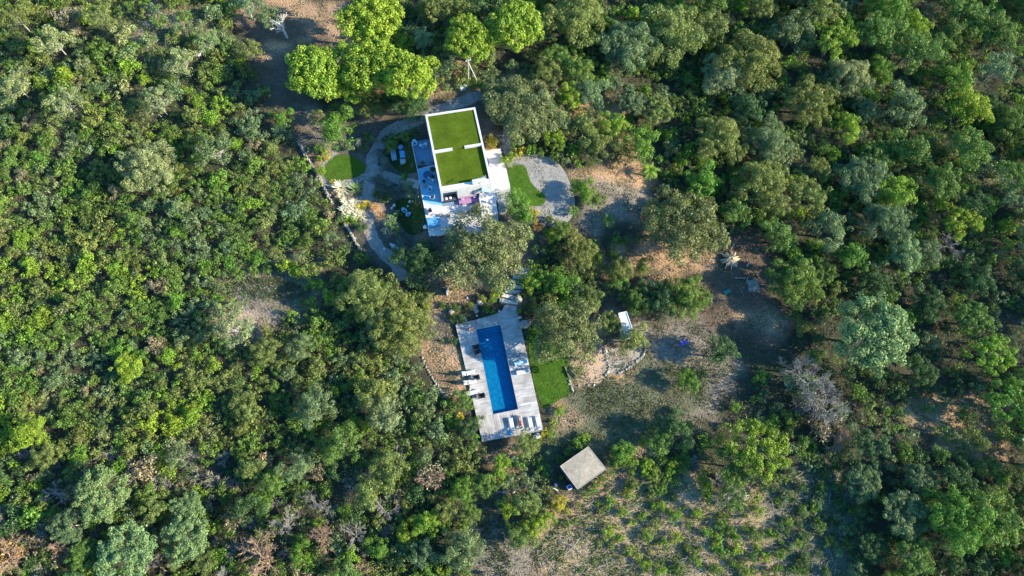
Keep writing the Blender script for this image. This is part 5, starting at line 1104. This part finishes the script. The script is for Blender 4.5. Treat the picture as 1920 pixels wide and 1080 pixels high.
def table(px, py, z, rx, ry, h, m, ang, name, label, cat, leg=DMET, dome=0, group=None):
    e = empty(name, at(px, py, z), ang); w = MB(); w.disc((0, 0, h-.05), rx, ry, .04, dome=dome); w.build('top', m, e, 0, dome > 0)
    for a in (0, 2.1, 4.2): l_ = MB(); l_.tube([(math.cos(a)*rx*.7, math.sin(a)*ry*.7, 0), (math.cos(a)*rx*.5, math.sin(a)*ry*.5, h-.05)], .02, 5); l_.build('leg', leg, e)
    tag(e, label, cat, group); return e
def eggchair(px, py, z, rx, ry, ang, m, label, group='oval garden chairs'):
    e = empty('oval_chair', at(px, py, z), ang); w = MB(); vs = []; n = 16
    for k, zz in ((.45, .22), (.75, .26), (1, .42), (1.0, .50)):
        for i in range(n):
            t = 2*math.pi*i/n; lift = .28*max(0, math.cos(t))*(k > .8); vs.append((rx*k*math.cos(t), ry*k*math.sin(t), zz+lift))
    fs = [tuple(range(n))]+[(j*n+i, j*n+(i+1) % n, (j+1)*n+(i+1) % n, (j+1)*n+i) for j in range(3) for i in range(n)]
    w.add(vs, fs); s_ = w.build('seat', m, e, 0, True); md = s_.modifiers.new('t', 'SOLIDIFY'); md.thickness = .05
    for a in (.8, 2.3, 3.9, 5.4): l_ = MB(); l_.tube([(rx*.6*math.cos(a), ry*.6*math.sin(a), 0), (rx*.4*math.cos(a), ry*.4*math.sin(a), .24)], .018, 5); l_.build('leg', DMET, e)
    tag(e, label, 'chair', group)
ZL = ZT-.3
eggchair(778, 271, ZL, .46, .36, 1.9, PALEB, 'pale blue oval chair at the top left corner of the lower terrace')
eggchair(796, 276.5, ZL, .46, .32, .9, PALEB, 'pale blue oval chair beside the villa wall on the lower terrace')
table(789, 275, ZL, .25, .25, .45, PALEB, 0, 'side_table', 'small round pale table between the two oval chairs', 'table')
table(802, 332, ZT, .62, .62, .74, mat('blue_table_top', (.03, .07, .16), .5, .4, noise=.2), 0, 'round_table', 'round dark blue table on the left terrace', 'table')
w = MB(); w.disc((0, 0, 0), .09, .09, .25, dome=.05); o = w.build('table_lamp', WPAINT, None, 0, True); o.location = at(804, 334, ZT+.74); tag(o, 'small white lamp standing on the round dark table', 'lamp')
for i, (px, py, r_) in enumerate(((812, 333, .22), (795, 342, .22), (800, 326, .2))):
    e = empty('stool', at(px, py, ZT)); w = MB(); w.disc((0, 0, .38), r_, r_, .08); w.build('seat', DARK, e); w = MB(); w.tube([(0, 0, 0), (0, 0, .38)], [.14, .06], 8); w.build('leg', DMET, e)
    tag(e, ('dark round stool right of the round dark table', 'dark round stool at the lower left of the round dark table', 'dark round stool above the round dark table')[i], 'stool', 'stools around the dark table')
table(812, 323.5, ZT, .42, .42, 1.0, DARK, 0, 'barbecue', 'round black barbecue beside the villa wall', 'barbecue', DMET, dome=.15)
eggchair(809, 342.5, ZT, .36, .28, .3, PALEB, 'pale oval chair right of the round dark table, upper of two'); eggchair(806, 357, ZT, .42, .36, 1.2, PALEB, 'pale oval chair lower on the left terrace'); eggchair(811, 372, ZT, .40, .24, .3, CANVAS, 'white oval chair at the corner of the left terrace, half in sun')
w = MB(); w.tube([(0, 0, 0), (0, 0, .32), (0, 0, .36)], [.15, .22, .24], 12); o = w.build('plant_pot', TERRA); o.location = at(796, 350, ZT); tag(o, 'small terracotta pot on the left terrace', 'pot')
# black daybed with two white globe lamps in the porch
e = empty('daybed', at(843, 374, ZT), HANG); w = MB(); w.box((0, 0, .2), (1.9, .9, .38)); w.build('base', DARK, e, .03); w = MB(); w.box((0, .34, .55), (1.9, .18, .31)); w.build('backrest', DARK, e, .03)
w = MB(); w.box((0, -.1, .45), (1.8, .66, .12)); w.build('mattress', mat('charcoal_cushion', (.06, .06, .09), .9, .1), e, .04); tag(e, 'black rattan daybed in the dark porch at the lower left corner of the house', 'daybed')
for i, (px, py) in enumerate(((836.5, 372.5), (844, 371))):
    bm = bmesh.new(); bmesh.ops.create_icosphere(bm, subdivisions=3, radius=.21); me = bpy.data.meshes.new('cushion'); bm.to_mesh(me); bm.free(); me.materials.append(WPAINT)
    o = bpy.data.objects.new('round_cushion', me); col.objects.link(o); o.location = at(px, py, ZT+.70); o.scale = (1, 1, .8); [setattr(p, 'use_smooth', True) for p in me.polygons]
    tag(o, ('white round cushion on the black daybed, left of two', 'white round cushion on the black daybed, right of two')[i], 'cushion', 'white round cushions')
# purple corner sofa
e = empty('corner_sofa', at(880, 381, ZT), HANG)
for nm, c, s in (('seat', (0, .25, .2), (2.9, .75, .38)), ('seat', (1.12, -.6, .2), (.7, .95, .38))): w = MB(); w.box(c, s); w.build(nm, PURP, e, .05)
w = MB(); w.box((0, .70, .42), (2.9, .14, .62)); w.build('backrest', PURP, e, .04); w = MB(); w.box((1.54, -.19, .42), (.13, 1.77, .62)); w.build('backrest', PURP, e, .04)
for c, rz in (((.9, .5, .52), .3), ((1.25, -.8, .52), 1.3), ((-.9, .5, .52), -.1)): w = MB(); w.box(c, (.45, .16, .38), rz, rx=-.3); w.build('cushion', mat('lilac_cushion', (.40, .28, .42), .9, .1), e, .05)
tag(e, 'purple corner sofa on the terrace in front of the house', 'sofa')
w = MB(); w.box((0, 0, .36), (.75, .55, .05)); o = w.build('coffee_table', WPAINT, None, .01); o.location = at(886, 391, ZT); o.rotation_euler = (0, 0, HANG)
for sx in (-.32, .32):
    for sy in (-.22, .22): l_ = MB(); l_.box((sx, sy, .17), (.04, .04, .33)); l_.build('leg', WPAINT, o)
tag(o, 'small white coffee table in front of the purple sofa', 'table')
# terrace south-west corner
e = empty('armchair', at(806, 398, ZT), HANG+.2); w = MB(); w.box((0, 0, .22), (.75, .75, .36)); w.build('seat', CANVAS, e, .05); w = MB(); w.box((.33, 0, .55), (.14, .75, .42)); w.build('backrest', CANVAS, e, .04)
for s in (-1, 1): w = MB(); w.box((-.05, s*.33, .5), (.6, .1, .16)); w.build('armrest', CANVAS, e, .03)
w = MB(); w.box((.05, 0, .46), (.4, .4, .12)); w.build('cushion', REDC, e, .04)
tag(e, 'white armchair with a red cushion near the lower left corner of the terrace', 'armchair')
e = empty('blue_daybed', at(813, 419, ZT), HANG); w = MB(); w.box((0, 0, .2), (1.75, 1.1, .3)); w.build('mattress', BLUEC, e, .05); w = MB(); w.box((0, .48, .5), (1.75, .16, .4)); w.build('backrest', BLUEC, e, .04); w = MB(); w.box((0, 0, .03), (1.6, .9, .06)); w.build('base', WPAINT, e)
tag(e, 'azure blue daybed at the lower left corner of the terrace, beside the big oak', 'daybed')
for px, py in ((827, 405), (841, 406), (863, 401), (878, 401), (892, 401)):
    e = empty('potted_plant', at(px, py, ZT)); w = MB(); w.tube([(0, 0, 0), (0, 0, .3), (0, 0, .34)], [.13, .2, .21], 10); w.build('pot', TERRA, e)
    V, Tt = cloud_arrays([(0, 0, .5, .24)], 90, .13, np.random.default_rng(int(px))); c_ = bpy.data.objects.new('foliage', mesh_from('foliage', V, Tt)); c_.color = (.07, .14, .05, 1); c_.parent = e; col.objects.link(c_)
    reg(e, 'potted plant on the front terrace', 'potted plant', px, py, 'potted plants on the terrace')
# garden sitting group
def gz_(px, py): x, y, z = P(px, py, .05); return (float(x), float(y), float(z)+.02)
def sofa(px, py, L, D, ang, name, label, m=PALEB, arms=True):
    e = empty(name, gz_(px, py), ang); w = MB(); w.box((0, 0, .2), (L, D, .3)); w.build('seat', m, e, .04)
    w = MB(); w.box((0, D/2-.06, .5), (L, .12, .42)); w.build('backrest', CANVAS, e, .03)
    if arms:
        for s in (-1, 1): w = MB(); w.box((s*(L/2-.05), -.06, .45), (.1, D-.14, .25)); w.build('armrest', CANVAS, e, .02)
    tag(e, label, name.replace('_', ' ')); return e
sofa(738.5, 293, 1.5, .75, dv, 'garden_sofa', 'pale two-seat garden sofa on the small dark lawn left of the villa')
sofa(756, 304.5, .8, .7, PANG+math.pi, 'garden_armchair', 'pale garden armchair at the lower end of the garden coffee table')
w = MB(); w.box((0, 0, .28), (.75, 1.15, .34)); o = w.build('garden_table', BLUEC, None, .03); o.location = gz_(755, 291.5); o.rotation_euler = (0, 0, PANG); tag(o, 'blue rectangular garden table between sofa and armchairs', 'table')
w = MB(); w.disc((0, 0, 0), .4, .4, .36, dome=.06); o = w.build('pouf', mat('lilac_pouf', (.22, .20, .42), .9, .1), None, 0, True); o.location = gz_(752, 277.5); tag(o, 'round lilac pouf above the blue garden table', 'pouf')
w = MB()
for k in range(7): a = k*.9; w.box((math.cos(a)*.3, math.sin(a)*.35, .3), (.34, .10, .04), a+1, rx=.5)
w.tube([(0, 0, 0), (0, 0, .3)], .03, 5); o = w.build('white_flower_plant', WPAINT); o.location = gz_(732, 276); tag(o, 'white-flowering plant at the upper left of the garden sofa', 'flower')
eggchair_g = [(759, 397, .42, .34, 2.6, PALEB, 'pale blue oval chair on the dark garden lawn, upper of two'), (766, 404.5, .38, .3, .2, PALEB, 'pale blue oval chair on the dark garden lawn, lower of two')]
for px, py, rx, ry, an, m, lb in eggchair_g: eggchair(px, py, gz_(px, py)[2], rx, ry, an, m, lb)
for px, py, r_ in ((738.5, 385, 4), (734, 390, 3), (769, 377.5, 3.8), (765, 386, 2.5), (754.5, 390.5, 2.5), (774, 377, 2)):
    rocks([(px, py, r_, PSTONE)], 'pale boulder on the dark garden lawn', 'pale boulders on the garden lawn')
# pot at deck corner, towel, cleaner
w = MB(); w.tube([(0, 0, 0), (0, 0, .3), (0, 0, .5), (0, 0, .46), (0, 0, .2)], [.25, .42, .40, .34, .30], 18); o = w.build('stone_bowl', PSTONE, None, 0, True); o.location = gz_(1007, 818); tag(o, 'round white bowl planter just off the lower right corner of the deck', 'planter')
w = MB(); w.box((0, 0, .02), (.7, .45, .03), .3); w.box((.1, .08, .06), (.5, .3, .06), .7); o = w.build('towel', BLUEC, None, .01); o.location = at(956, 811, ZD); tag(o, 'crumpled blue towel on the deck below the leftmost lounger', 'towel')
w = MB(); w.box((0, 0, .05), (.30, .22, .12)); 
o = w.build('pool_float', WPAINT, None, .03); o.location = at(914, 637.5, ZD-.14); tag(o, 'small white chlorine float on the upper part of the pool', 'pool float')
w = MB(); w.box((0, 0, .25), (.35, .7, .45), .5); o = w.build('planter_box', GALV, None, .02); o.location = at(872, 600, ZD-.1); tag(o, 'small grey planter box at the upper left corner of the deck', 'planter')

# ------------------------------------------------------------------ people
def skin_body(name, joints, edges, radii, loc, rz, m, root=0, clothes=None):
    me = bpy.data.meshes.new(name); me.from_pydata(joints, edges, []); me.update()
    o = bpy.data.objects.new(name, me); col.objects.link(o); o.location = loc; o.rotation_euler = (0, 0, rz)
    md = o.modifiers.new('skin', 'SKIN'); md.use_smooth_shade = True
    for i, r_ in enumerate(radii): v = me.skin_vertices[0].data[i]; v.radius = (r_, r_); v.use_root = (i == root)
    ss = o.modifiers.new('sub', 'SUBSURF'); ss.levels = 1; ss.render_levels = 1; me.materials.append(m); return o
def hand(J, E, Rr, wrist, d, side):
    """palm plus five separate finger chains"""
    p0 = Vector(J[wrist]); d = Vector(d).normalized(); up = Vector((0, 0, 1)); s = d.cross(up); s = s.normalized() if s.length > .1 else Vector((0, 1, 0))
    J.append(tuple(p0+d*.07)); palm = len(J)-1; E.append((wrist, palm)); Rr.append(.032)
    for k, ln in ((-1.5, .055), (-.5, .075), (.5, .08), (1.5, .07)):
        a = p0+d*.10+s*.018*k; J.append(tuple(a)); i = len(J)-1; Rr.append(.010); J.append(tuple(a+d*ln+Vector((0, 0, -.015)))); Rr.append(.008); E.extend([(palm, i), (i, i+1)])
    a = p0+d*.05+s*.045*side; J.append(tuple(a)); i = len(J)-1; Rr.append(.011); J.append(tuple(a+d*.045+s*.02*side)); Rr.append(.009); E.extend([(palm, i), (i, i+1)])
def person(loc, rz, pose, skinm, wear, label):
    if pose == 'lying':     # on the back, head towards +x
        J = [(0, 0, .12), (.22, 0, .13), (.42, 0, .20), (.52, 0, .26), (.66, 0, .33), (.0, .09, .12), (-.40, .12, .20), (-.82, .13, .10), (-.95, .13, .16), (0, -.09, .12), (-.42, -.11, .12), (-.84, -.12, .09), (-.97, -.12, .16), (.42, .17, .20), (.20, .27, .14), (.0, .24, .16), (.42, -.17, .20), (.22, -.28, .14), (.0, -.26, .12)]
    else:                   # seated on the deck, legs towards +x
        J = [(0, 0, .12), (-.04, 0, .32), (-.09, 0, .50), (-.07, 0, .62), (-.05, 0, .74), (.03, .09, .12), (.44, .13, .16), (.84, .13, .08), (.96, .13, .14), (.03, -.09, .12), (.40, -.12, .24), (.72, -.12, .05), (.84, -.12, .06), (-.09, .17, .50), (-.22, .24, .28), (-.26, .24, .06), (-.09, -.17, .50), (-.10, -.26, .28), (.12, -.22, .20)]
    E = [(0, 1), (1, 2), (2, 3), (3, 4), (0, 5), (5, 6), (6, 7), (7, 8), (0, 9), (9, 10), (10, 11), (11, 12), (2, 13), (13, 14), (14, 15), (2, 16), (16, 17), (17, 18)]
    Rr = [.13, .115, .13, .05, .095, .09, .062, .045, .035, .09, .062, .045, .035, .06, .042, .028, .06, .042, .028]
    hand(J, E, Rr, 15, Vector(J[15])-Vector(J[14]), 1); hand(J, E, Rr, 18, Vector(J[18])-Vector(J[17]), -1)
    o = skin_body('person', J, E, Rr, loc, rz, skinm)
    h = Vector(J[4]); hm = MB(); hm.rock((0, 0, 0), .112, random.Random(2), .95, 0); off = Vector((.035, 0, -.01)) if pose == 'lying' else Vector((-.03, 0, .03))
    hm.v = [tuple(Vector(v)+h+off) for v in hm.v]; hm.build('hair', HAIR, o, 0, True)
    fm = MB(); up = Vector((-.25, 0, 1)) if pose == 'lying' else Vector((1, 0, .1)); up.normalize(); ax = Vector((1, 0, .3)).normalized() if pose == 'lying' else Vector((0, 0, 1))
    for s in (-1, 1): e_ = h+up*.095+Vector((0, s*.032, 0))+ax*.005; fm.box(tuple(e_), (.018, .022, .018))
    fm.box(tuple(h+up*.10-ax*.06), (.02, .045, .015)); fm.build('face', mat('eyes_and_lips', (.12, .04, .035), .6, .3), o)
    nm = MB(); nm.box(tuple(h+up*.105-ax*.022), (.03, .022, .035)); nm.build('nose', skinm, o, .006)
    for nmn, a, b, ra, rb in (('swim_trunks', 0, 1, .142, .125), ) if wear[1] is None else (('swim_bottoms', 0, 1, .140, .125), ('swim_top', 1, 2, .128, .142)):
        A, B = Vector(J[a]), Vector(J[b]); c = MB(); lo = A.lerp(B, -.25 if a == 0 else .35); hi = A.lerp(B, .35 if a == 0 else .95)
        c.tube([lo, (lo+hi)/2, hi], [ra*.92, ra, rb], 14); c.build(nmn, wear[0], o, 0, True)
    tag(o, label, 'person'); return o
lx, ly, lz = at(976, 793, ZD)
hd = dv+math.pi
person((lx-math.cos(hd)*.02, ly-math.sin(hd)*.02, ZD+.36), hd, 'lying', SKIN2, (REDC, 1), 'person in red swimwear lying on a lounger at the lower deck end')
person(at(881, 618, ZD), PANG, 'sitting', SKIN, (PINKC, 1), 'person in pink swimwear sitting beside the upper left pool corner')

# ------------------------------------------------------------------ shed, trailer, pole, bench, wood
ZS = 2.5
sc_ = [hz(1103.3, 836.7, ZS), hz(1137, 879.5, ZS), hz(1083, 918, ZS), hz(1050, 874, ZS)]; scn = sum(sc_)/4
gzs = float(ground(*scn)); e = empty('garden_shed', (*scn, gzs)); rel = [tuple(p-scn) for p in sc_]
w = MB(); w.prism([(x*.94, y*.94) for x, y in rel], -.3, ZS-gzs-.14); wl = w.build('wall', SHEDW, e)
w = MB(); w.prism(rel, ZS-gzs-.137, ZS-gzs-.02); 
w.v = w.v[:4]+[(x, y, ZS-gzs-.02) for x, y, z in w.v[4:]]+[(0, 0, ZS-gzs+.12)]; w.f = [f for f in w.f if set(f) != {4, 5, 6, 7}]+[(4, 5, 8), (5, 6, 8), (6, 7, 8), (7, 4, 8)]; rf = w.build('roof', FELT, e)
for i in range(4):
    A = np.array(rel[i]); B = np.array(rel[(i+1) % 4]); d = (B-A)/np.linalg.norm(B-A); n = np.array([-d[1], d[0]]); n = n if n@A < 0 else -n
    w = MB(); w.prism([tuple(A+d*.06), tuple(B-d*.06), tuple(B-d*.06+n*.05), tuple(A+d*.06+n*.05)], ZS-gzs-.018, ZS-gzs+.03); t_ = w.build('roof_edge', mat('roof_edge', (.42, .38, .33), .8, .2, noise=.1), e)
A, B = np.array(rel[2])*.945, np.array(rel[3])*.945; md_ = (A+B)/2; d = (B-A)/np.linalg.norm(B-A)
w = MB(); w.box((md_[0], md_[1], .95), (.9, .06, 1.9), math.atan2(d[1], d[0])); dr_ = w.build('door', mat('door_boards', (.16, .13, .14), .8, .2, noise=.2), e); w = MB(); w.box((md_[0]+d[0]*.35, md_[1]+d[1]*.35, 1), (.04, .12, .12), math.atan2(d[1], d[0])); w.build('handle', GALV, dr_)
A, B = np.array(rel[1])*.945, np.array(rel[2])*.945; md_ = (A+B)/2; d = (B-A)/np.linalg.norm(B-A)
w = MB(); w.box((md_[0], md_[1], 1.4), (1, .06, .7), math.atan2(d[1], d[0])); w.build('window', GLASS, e)
tag(e, 'small square shed with flat weathered grey-brown felt roof below the pool deck', 'shed')
e = empty('cool_box', gz_(1067, 914), .45); w = MB(); w.box((0, 0, .25), (.62, .62, .5), taper=.95); w.build('body', WPAINT, e, .04); w = MB(); w.box((0, 0, .515), (.4, .4, .05)); w.build('lid', mat('blue_lid', (.02, .03, .35), .5, .4), e, .02); tag(e, 'white box with dark blue lid beside the shed wall', 'box')
w = MB(); w.tube([(-.6, .3, .12), (-.1, .35, .2), (.35, .1, .2), (.6, -.35, .12)], .07, 7); o = w.build('white_pipe', WPAINT, None, 0, True); o.location = gz_(1040, 921); tag(o, 'curved white pipe on the ground at the lower left of the shed', 'pipe')
# white trailer
ZC = 2.2; tc_ = [hz(1159, 587, ZC), hz(1175, 583.5, ZC), hz(1190, 628, ZC), hz(1172, 632, ZC)]; tcn = sum(tc_)/4; gzt = float(ground(*tcn)); e = empty('site_trailer', (*tcn, gzt)); rel = [tuple(p-tcn) for p in tc_]
w = MB(); w.prism([(x*.96, y*.96) for x, y in rel], .4, ZC-gzt-.1); w.build('body', WPAINT, e, .03)
w = MB(); w.prism(rel, ZC-gzt-.097, ZC-gzt-.03); w.build('roof', mat('trailer_roof', (.46, .50, .54), .5, .3, noise=.15, nscale=1.5), e, .02)
for i in range(4):
    A = np.array(rel[i]); B = np.array(rel[(i+1) % 4]); d = (B-A)/np.linalg.norm(B-A); n = np.array([-d[1], d[0]]); n = n if n@A < 0 else -n
    w = MB(); w.prism([tuple(A+d*.05), tuple(B-d*.05), tuple(B-d*.05+n*.1), tuple(A+d*.05+n*.1)], ZC-gzt-.028, ZC-gzt+.04); w.build('roof_rim', WPAINT, e)
for s in (-1, 1):
    d = (np.array(rel[1])-np.array(rel[0])); d /= np.linalg.norm(d); c_ = d*s*.62; w = MB(); pts = [(c_[0]-d[0]*.08, c_[1]-d[1]*.08, .3), (c_[0]+d[0]*.08, c_[1]+d[1]*.08, .3)]; w.tube(pts, .3, 16); w.build('wheel', DARK, e)
tag(e, 'white flat-roofed trailer half hidden by small trees above the sandy terraces', 'trailer')
# utility pole with brace and wire
bx, by, bz_ = P(878, 158); hpz = 5.7; e = empty('utility_pole', (float(bx), float(by), float(bz_))); w = MB(); w.tube([(0, 0, -.2), (0, 0, hpz)], [.13, .09], 8); w.build('pole', mat('pole_wood', (.38, .33, .26), .9, .1, noise=.15), e)
cxx, cyy, czz = P(898, 159); w = MB(); w.tube([(0, 0, hpz-.4), (float(cxx-bx), float(cyy-by), float(czz-bz_))], .07, 6); w.build('brace', GALV, e)
w = MB(); w.box((0, 0, hpz-.1), (.8, .09, .09), .4)
for s in (-.3, 0, .3): w.tube([(s*math.cos(.4), s*math.sin(.4), hpz-.05), (s*math.cos(.4), s*math.sin(.4), hpz+.14)], .045, 6)
w.build('crossarm', GALV, e); tag(e, 'wooden utility pole with a slanting brace above the villa', 'utility pole')
tp = Vector((float(bx), float(by), float(bz_)+hpz)); en = hz(1090, 45, 6.2); p_ = [tp.lerp(Vector((*en, 6.2)), t/12)-Vector((0, 0, 1.0*4*(t/12)*(1-t/12))) for t in range(13)]
w = MB(); w.tube(p_, .012, 4); tag(w.build('overhead_wire', DMET), 'thin overhead wire running right from the utility pole', 'wire')
e = empty('utility_cabinet', gz_(868, 168), .55); w = MB(); w.box((0, 0, .45), (.95, .45, .9)); w.build('body', GALV, e, .02); w = MB(); w.box((0, 0, .92), (1.05, .55, .05)); w.build('lid', WPAINT, e, .01); tag(e, 'pale utility cabinet at the foot of the utility pole', 'cabinet')
# blue bench
e = empty('park_bench', gz_(1280, 645), .42)
w = MB()
for k in (-1, 0, 1): w.box((0, k*.14, .43), (1.45, .11, .04))
w.build('seat', BENCHB, e, .008); w = MB()
for k in (0, 1): w.box((0, .26+k*.03, .62+k*.16), (1.45, .03, .11))
w.build('backrest', BENCHB, e, .008)
for s in (-1, 1):
    w = MB(); w.box((s*.6, .23, .45), (.05, .05, .9)); w.box((s*.6, -.17, .2), (.05, .05, .41)); w.build('leg', DMET, e)
tag(e, 'blue slatted bench in the shaded clearing', 'bench')
# woodpile
w = MB(); rnd = random.Random(12)
for k in range(70):
    a = rnd.uniform(0, 6.28); r0 = rnd.uniform(0, .5); r1 = r0+rnd.uniform(.5, 1.3); z0 = rnd.uniform(.4, 1.0); w.tube([(math.cos(a)*r0, math.sin(a)*r0, z0), (math.cos(a+.2)*r1, math.sin(a+.2)*r1, rnd.uniform(.05, .3))], [rnd.uniform(.05, .13), rnd.uniform(.03, .08)], 6)
o = w.build('woodpile', mat('cut_wood', (.42, .30, .18), .9, .1, colr2=(.68, .54, .38), nscale=2)); o.location = gz_(1369, 487); tag(o, 'conical heap of pale cut wood in the clearing', 'woodpile')
for px, py, L_, a, lab in ((1387, 522, 1.6, 0, 'lying pale log right of the shaded clearing, horizontal'), (1400, 526, 1.2, 1.2, 'short pale log crossing the end of the horizontal log'), (1402, 496, .7, 1.0, 'short white post lying right of the woodpile'), (1352, 448, 1.0, .4, 'pale branch lying above the woodpile'), (1373, 462, 1.1, 1.0, 'thin pale branch leaning at the top of the woodpile')):
    x, y, z = gz_(px, py); w = MB(); d = Vector((math.cos(a), math.sin(a), .05))*L_/2; w.tube([-d, Vector((.03, .04, .02)), d], [.09, .08, .06], 7); o = w.build('log', PSTONE if 'white' in lab else GBARK); o.location = (x, y, z+.12); tag(o, lab, 'log')
w = MB(); w.box((0, 0, .08), (1.1, .6, .1), .5, taper=.8); w.box((.2, .1, .16), (.6, .35, .1), 1.0, taper=.7); o = w.build('tarp', TEALC, None, .04); o.location = gz_(1363, 547); tag(o, 'crumpled teal tarp on the ground of the shaded clearing', 'tarp')
w = MB()
for k in range(9): w.box((0, -.8+k*.2, .06+.01*(k % 2)), (1.6, .15, .05), .02*k)
o = w.build('board_stack', STONE); o.location = gz_(1412, 536); tag(o, 'grey heap of laid boards at the right of the shaded clearing', 'boards')
# white slab standing on the orange soil, timber sleepers
w = MB(); w.box((0, 0, .55), (.16, 1.05, 1.1), -.2); o = w.build('upright_slab', WPAINT, None, .03); o.location = gz_(839, 548); tag(o, 'white upright slab on the orange soil above the pool deck', 'slab')
for i, (a, b) in enumerate((((1059, 688), (1067, 708)), ((1071, 686), (1079, 708)))):
    A = gz_(*a); B = gz_(*b); w = MB(); c_ = [(A[k]+B[k])/2 for k in range(3)]; L_ = math.dist(A[:2], B[:2]); w.box((0, 0, .1), (L_, .2, .22), math.atan2(B[1]-A[1], B[0]-A[0])); o = w.build('timber_sleeper', BARK, None, .02); o.location = c_
    tag(o, ('left dark timber sleeper under the lawn oak', 'right dark timber sleeper under the lawn oak')[i], 'timber', 'timber sleepers')
for px, py, s in ((950, 905, 1.3),):
    pass
w = MB(); w.tube([(-.9, -.9, .15), (.1, 0, .3), (.9, 1.0, .2)], [.06, .07, .05], 6); w.tube([(-1.1, .3, .12), (.1, .0, .3), (1, -.8, .1)], [.05, .06, .04], 6); w.tube([(-.1, 1.1, .1), (.1, 0, .32)], [.04, .05], 6)
o = w.build('fallen_branch', GBARK); o.location = gz_(1074, 1024); tag(o, 'star-shaped fallen grey branch in the lower field', 'branch')

# ------------------------------------------------------------------ labels: look + nearest landmark + side + rank
LMK = [(860, 280, 'the villa'), (935, 700, 'the pool deck'), (645, 315, 'the oval lawn'), (1030, 350, 'the gravel court'), (1092, 880, 'the shed'), (500, 550, 'the grey rubble strip'), (1368, 485, 'the woodpile'), (1280, 645, 'the blue bench'), (560, 60, 'the top bare soil'),
 (1300, 1000, 'the cut-over field'), (300, 50, 'the pink rubble patch'), (690, 120, 'the umbrella pine trio'), (908, 466, 'the big terrace oak'), (1060, 625, 'the lawn oak'), (1285, 425, 'the oak above the woodpile'), (1640, 620, 'the largest silver-green tree'), (1425, 840, 'the tall leaning pine'),
 (1800, 430, 'the fan of bare grey branches'), (1808, 978, 'the round green tree'), (808, 890, 'the rusty-brown twiggy tree'), (235, 1010, 'the lower left silver-green trees'), (0, 0, 'the top left corner'), (0, 1080, 'the bottom left corner'), (1920, 0, 'the top right corner'), (1920, 1080, 'the bottom right corner'),
 (0, 540, 'the middle left edge'), (1920, 540, 'the middle right edge'), (272, 312, 'the pale olive oak'), (240, 690, 'the yellow bush'), (430, 610, 'the pale tree by the rubble'), (70, 360, 'the upper left edge'), (60, 810, 'the lower left edge'), (480, 420, 'the garden scrub'), (450, 800, 'the lower left scrub'),
 (1220, 318, 'the bright green palm'), (1400, 110, 'the twin top oaks'), (1565, 70, 'the sunlit top pine'), (1650, 370, 'the grey-green oaks'), (1515, 730, 'the bare grey trees'), (1900, 740, 'the right edge pine'), (652, 385, 'the agave bed'), (752, 292, 'the garden sofas'), (1140, 380, 'the shaded yard'), (1170, 605, 'the white trailer'), (690, 560, 'the path-end oak'), (600, 950, 'the bottom dead trees'), (160, 480, 'the left scrub'), (330, 450, 'the inner left scrub'), (150, 180, 'the pale forked trees'), (420, 200, 'the wooded slope'), (330, 760, 'the lower scrub'), (620, 740, 'the thicket left of the deck'), (150, 620, 'the left scrub belt'), (720, 870, 'the thicket below the deck'), (1180, 200, 'the wood above the court'), (1500, 300, 'the right wood'), (1720, 200, 'the upper right wood'), (1550, 450, 'the wood beside the clearing'), (1780, 600, 'the dark wood'), (1650, 820, 'the dark lower wood'), (1420, 20, 'the top track'), (760, 20, 'the top pines')]
from collections import defaultdict
bk = defaultdict(list)
for o, base, px, py in REG:
    if px < -10 or px > 1930 or py < -10 or py > 1090:
        where = 'just beyond the ' + ('left' if px < -10 else 'right' if px > 1930 else 'top' if py < 0 else 'bottom') + ' edge of the photo'; bk[f'{base}, {where}'].append((o, px, py)); continue
    l_ = min(LMK, key=lambda q: (q[0]-px)**2+((q[1]-py)*1.2)**2); dx, dy = px-l_[0], py-l_[1]
    ang = math.degrees(math.atan2(-dy, dx)) % 360; side = ['right of', 'upper right of', 'above', 'upper left of', 'left of', 'lower left of', 'below', 'lower right of'][int(((ang+22.5) % 360)//45)]
    dist = math.hypot(dx, dy); side = ('beside' if dist < 28 else side)
    bk[f'{base} {side} {l_[2]}'].append((o, px, py))
ORD = ['first', 'second', 'third', 'fourth', 'fifth', 'sixth', 'seventh', 'eighth', 'ninth', 'tenth']; NUM = ['', '', 'two', 'three', 'four', 'five', 'six', 'seven', 'eight', 'nine', 'ten']
print('buckets', len(bk), 'big', sum(len(v) > 10 for v in bk.values()), 'in them', sum(len(v) for v in bk.values() if len(v) > 10))
for k, lst in bk.items():
    n = len(lst)
    if n == 1: lst[0][0]['label'] = k; continue
    ys = max(v[2] for v in lst)-min(v[2] for v in lst); xs = max(v[1] for v in lst)-min(v[1] for v in lst)
    vert = ys > xs; lst.sort(key=lambda v: v[2] if vert else v[1])
    for i, (o, a, b) in enumerate(lst):
        if n == 2: t = (('upper', 'lower') if vert else ('left', 'right'))[i]+' of two'
        elif i == 0: t = ('highest' if vert else 'leftmost')+f' of {NUM[n] if n < 11 else "several"}'
        elif i == n-1: t = ('lowest' if vert else 'rightmost')+f' of {NUM[n] if n < 11 else "several"}'
        else: t = (ORD[i] if i < 10 else 'one')+(' from the top' if vert else ' from the left')
        o['label'] = k+', '+t
        if 'group' not in o: o['group'] = k.split(',')[0][:60]
for o, *_ in REG:
    wl_ = o['label'].split()
    if len(wl_) > 16 and wl_[0] in ('small', 'large'): wl_ = wl_[1:]
    t_ = ' '.join(wl_).replace('upper left of', 'left of').replace('lower left of', 'left of').replace('upper right of', 'right of').replace('lower right of', 'right of') if len(wl_) > 16 else ' '.join(wl_)
    o['label'] = t_
    if len(t_.split()) > 16: print('long', t_)
print('objects', len(bpy.data.objects))
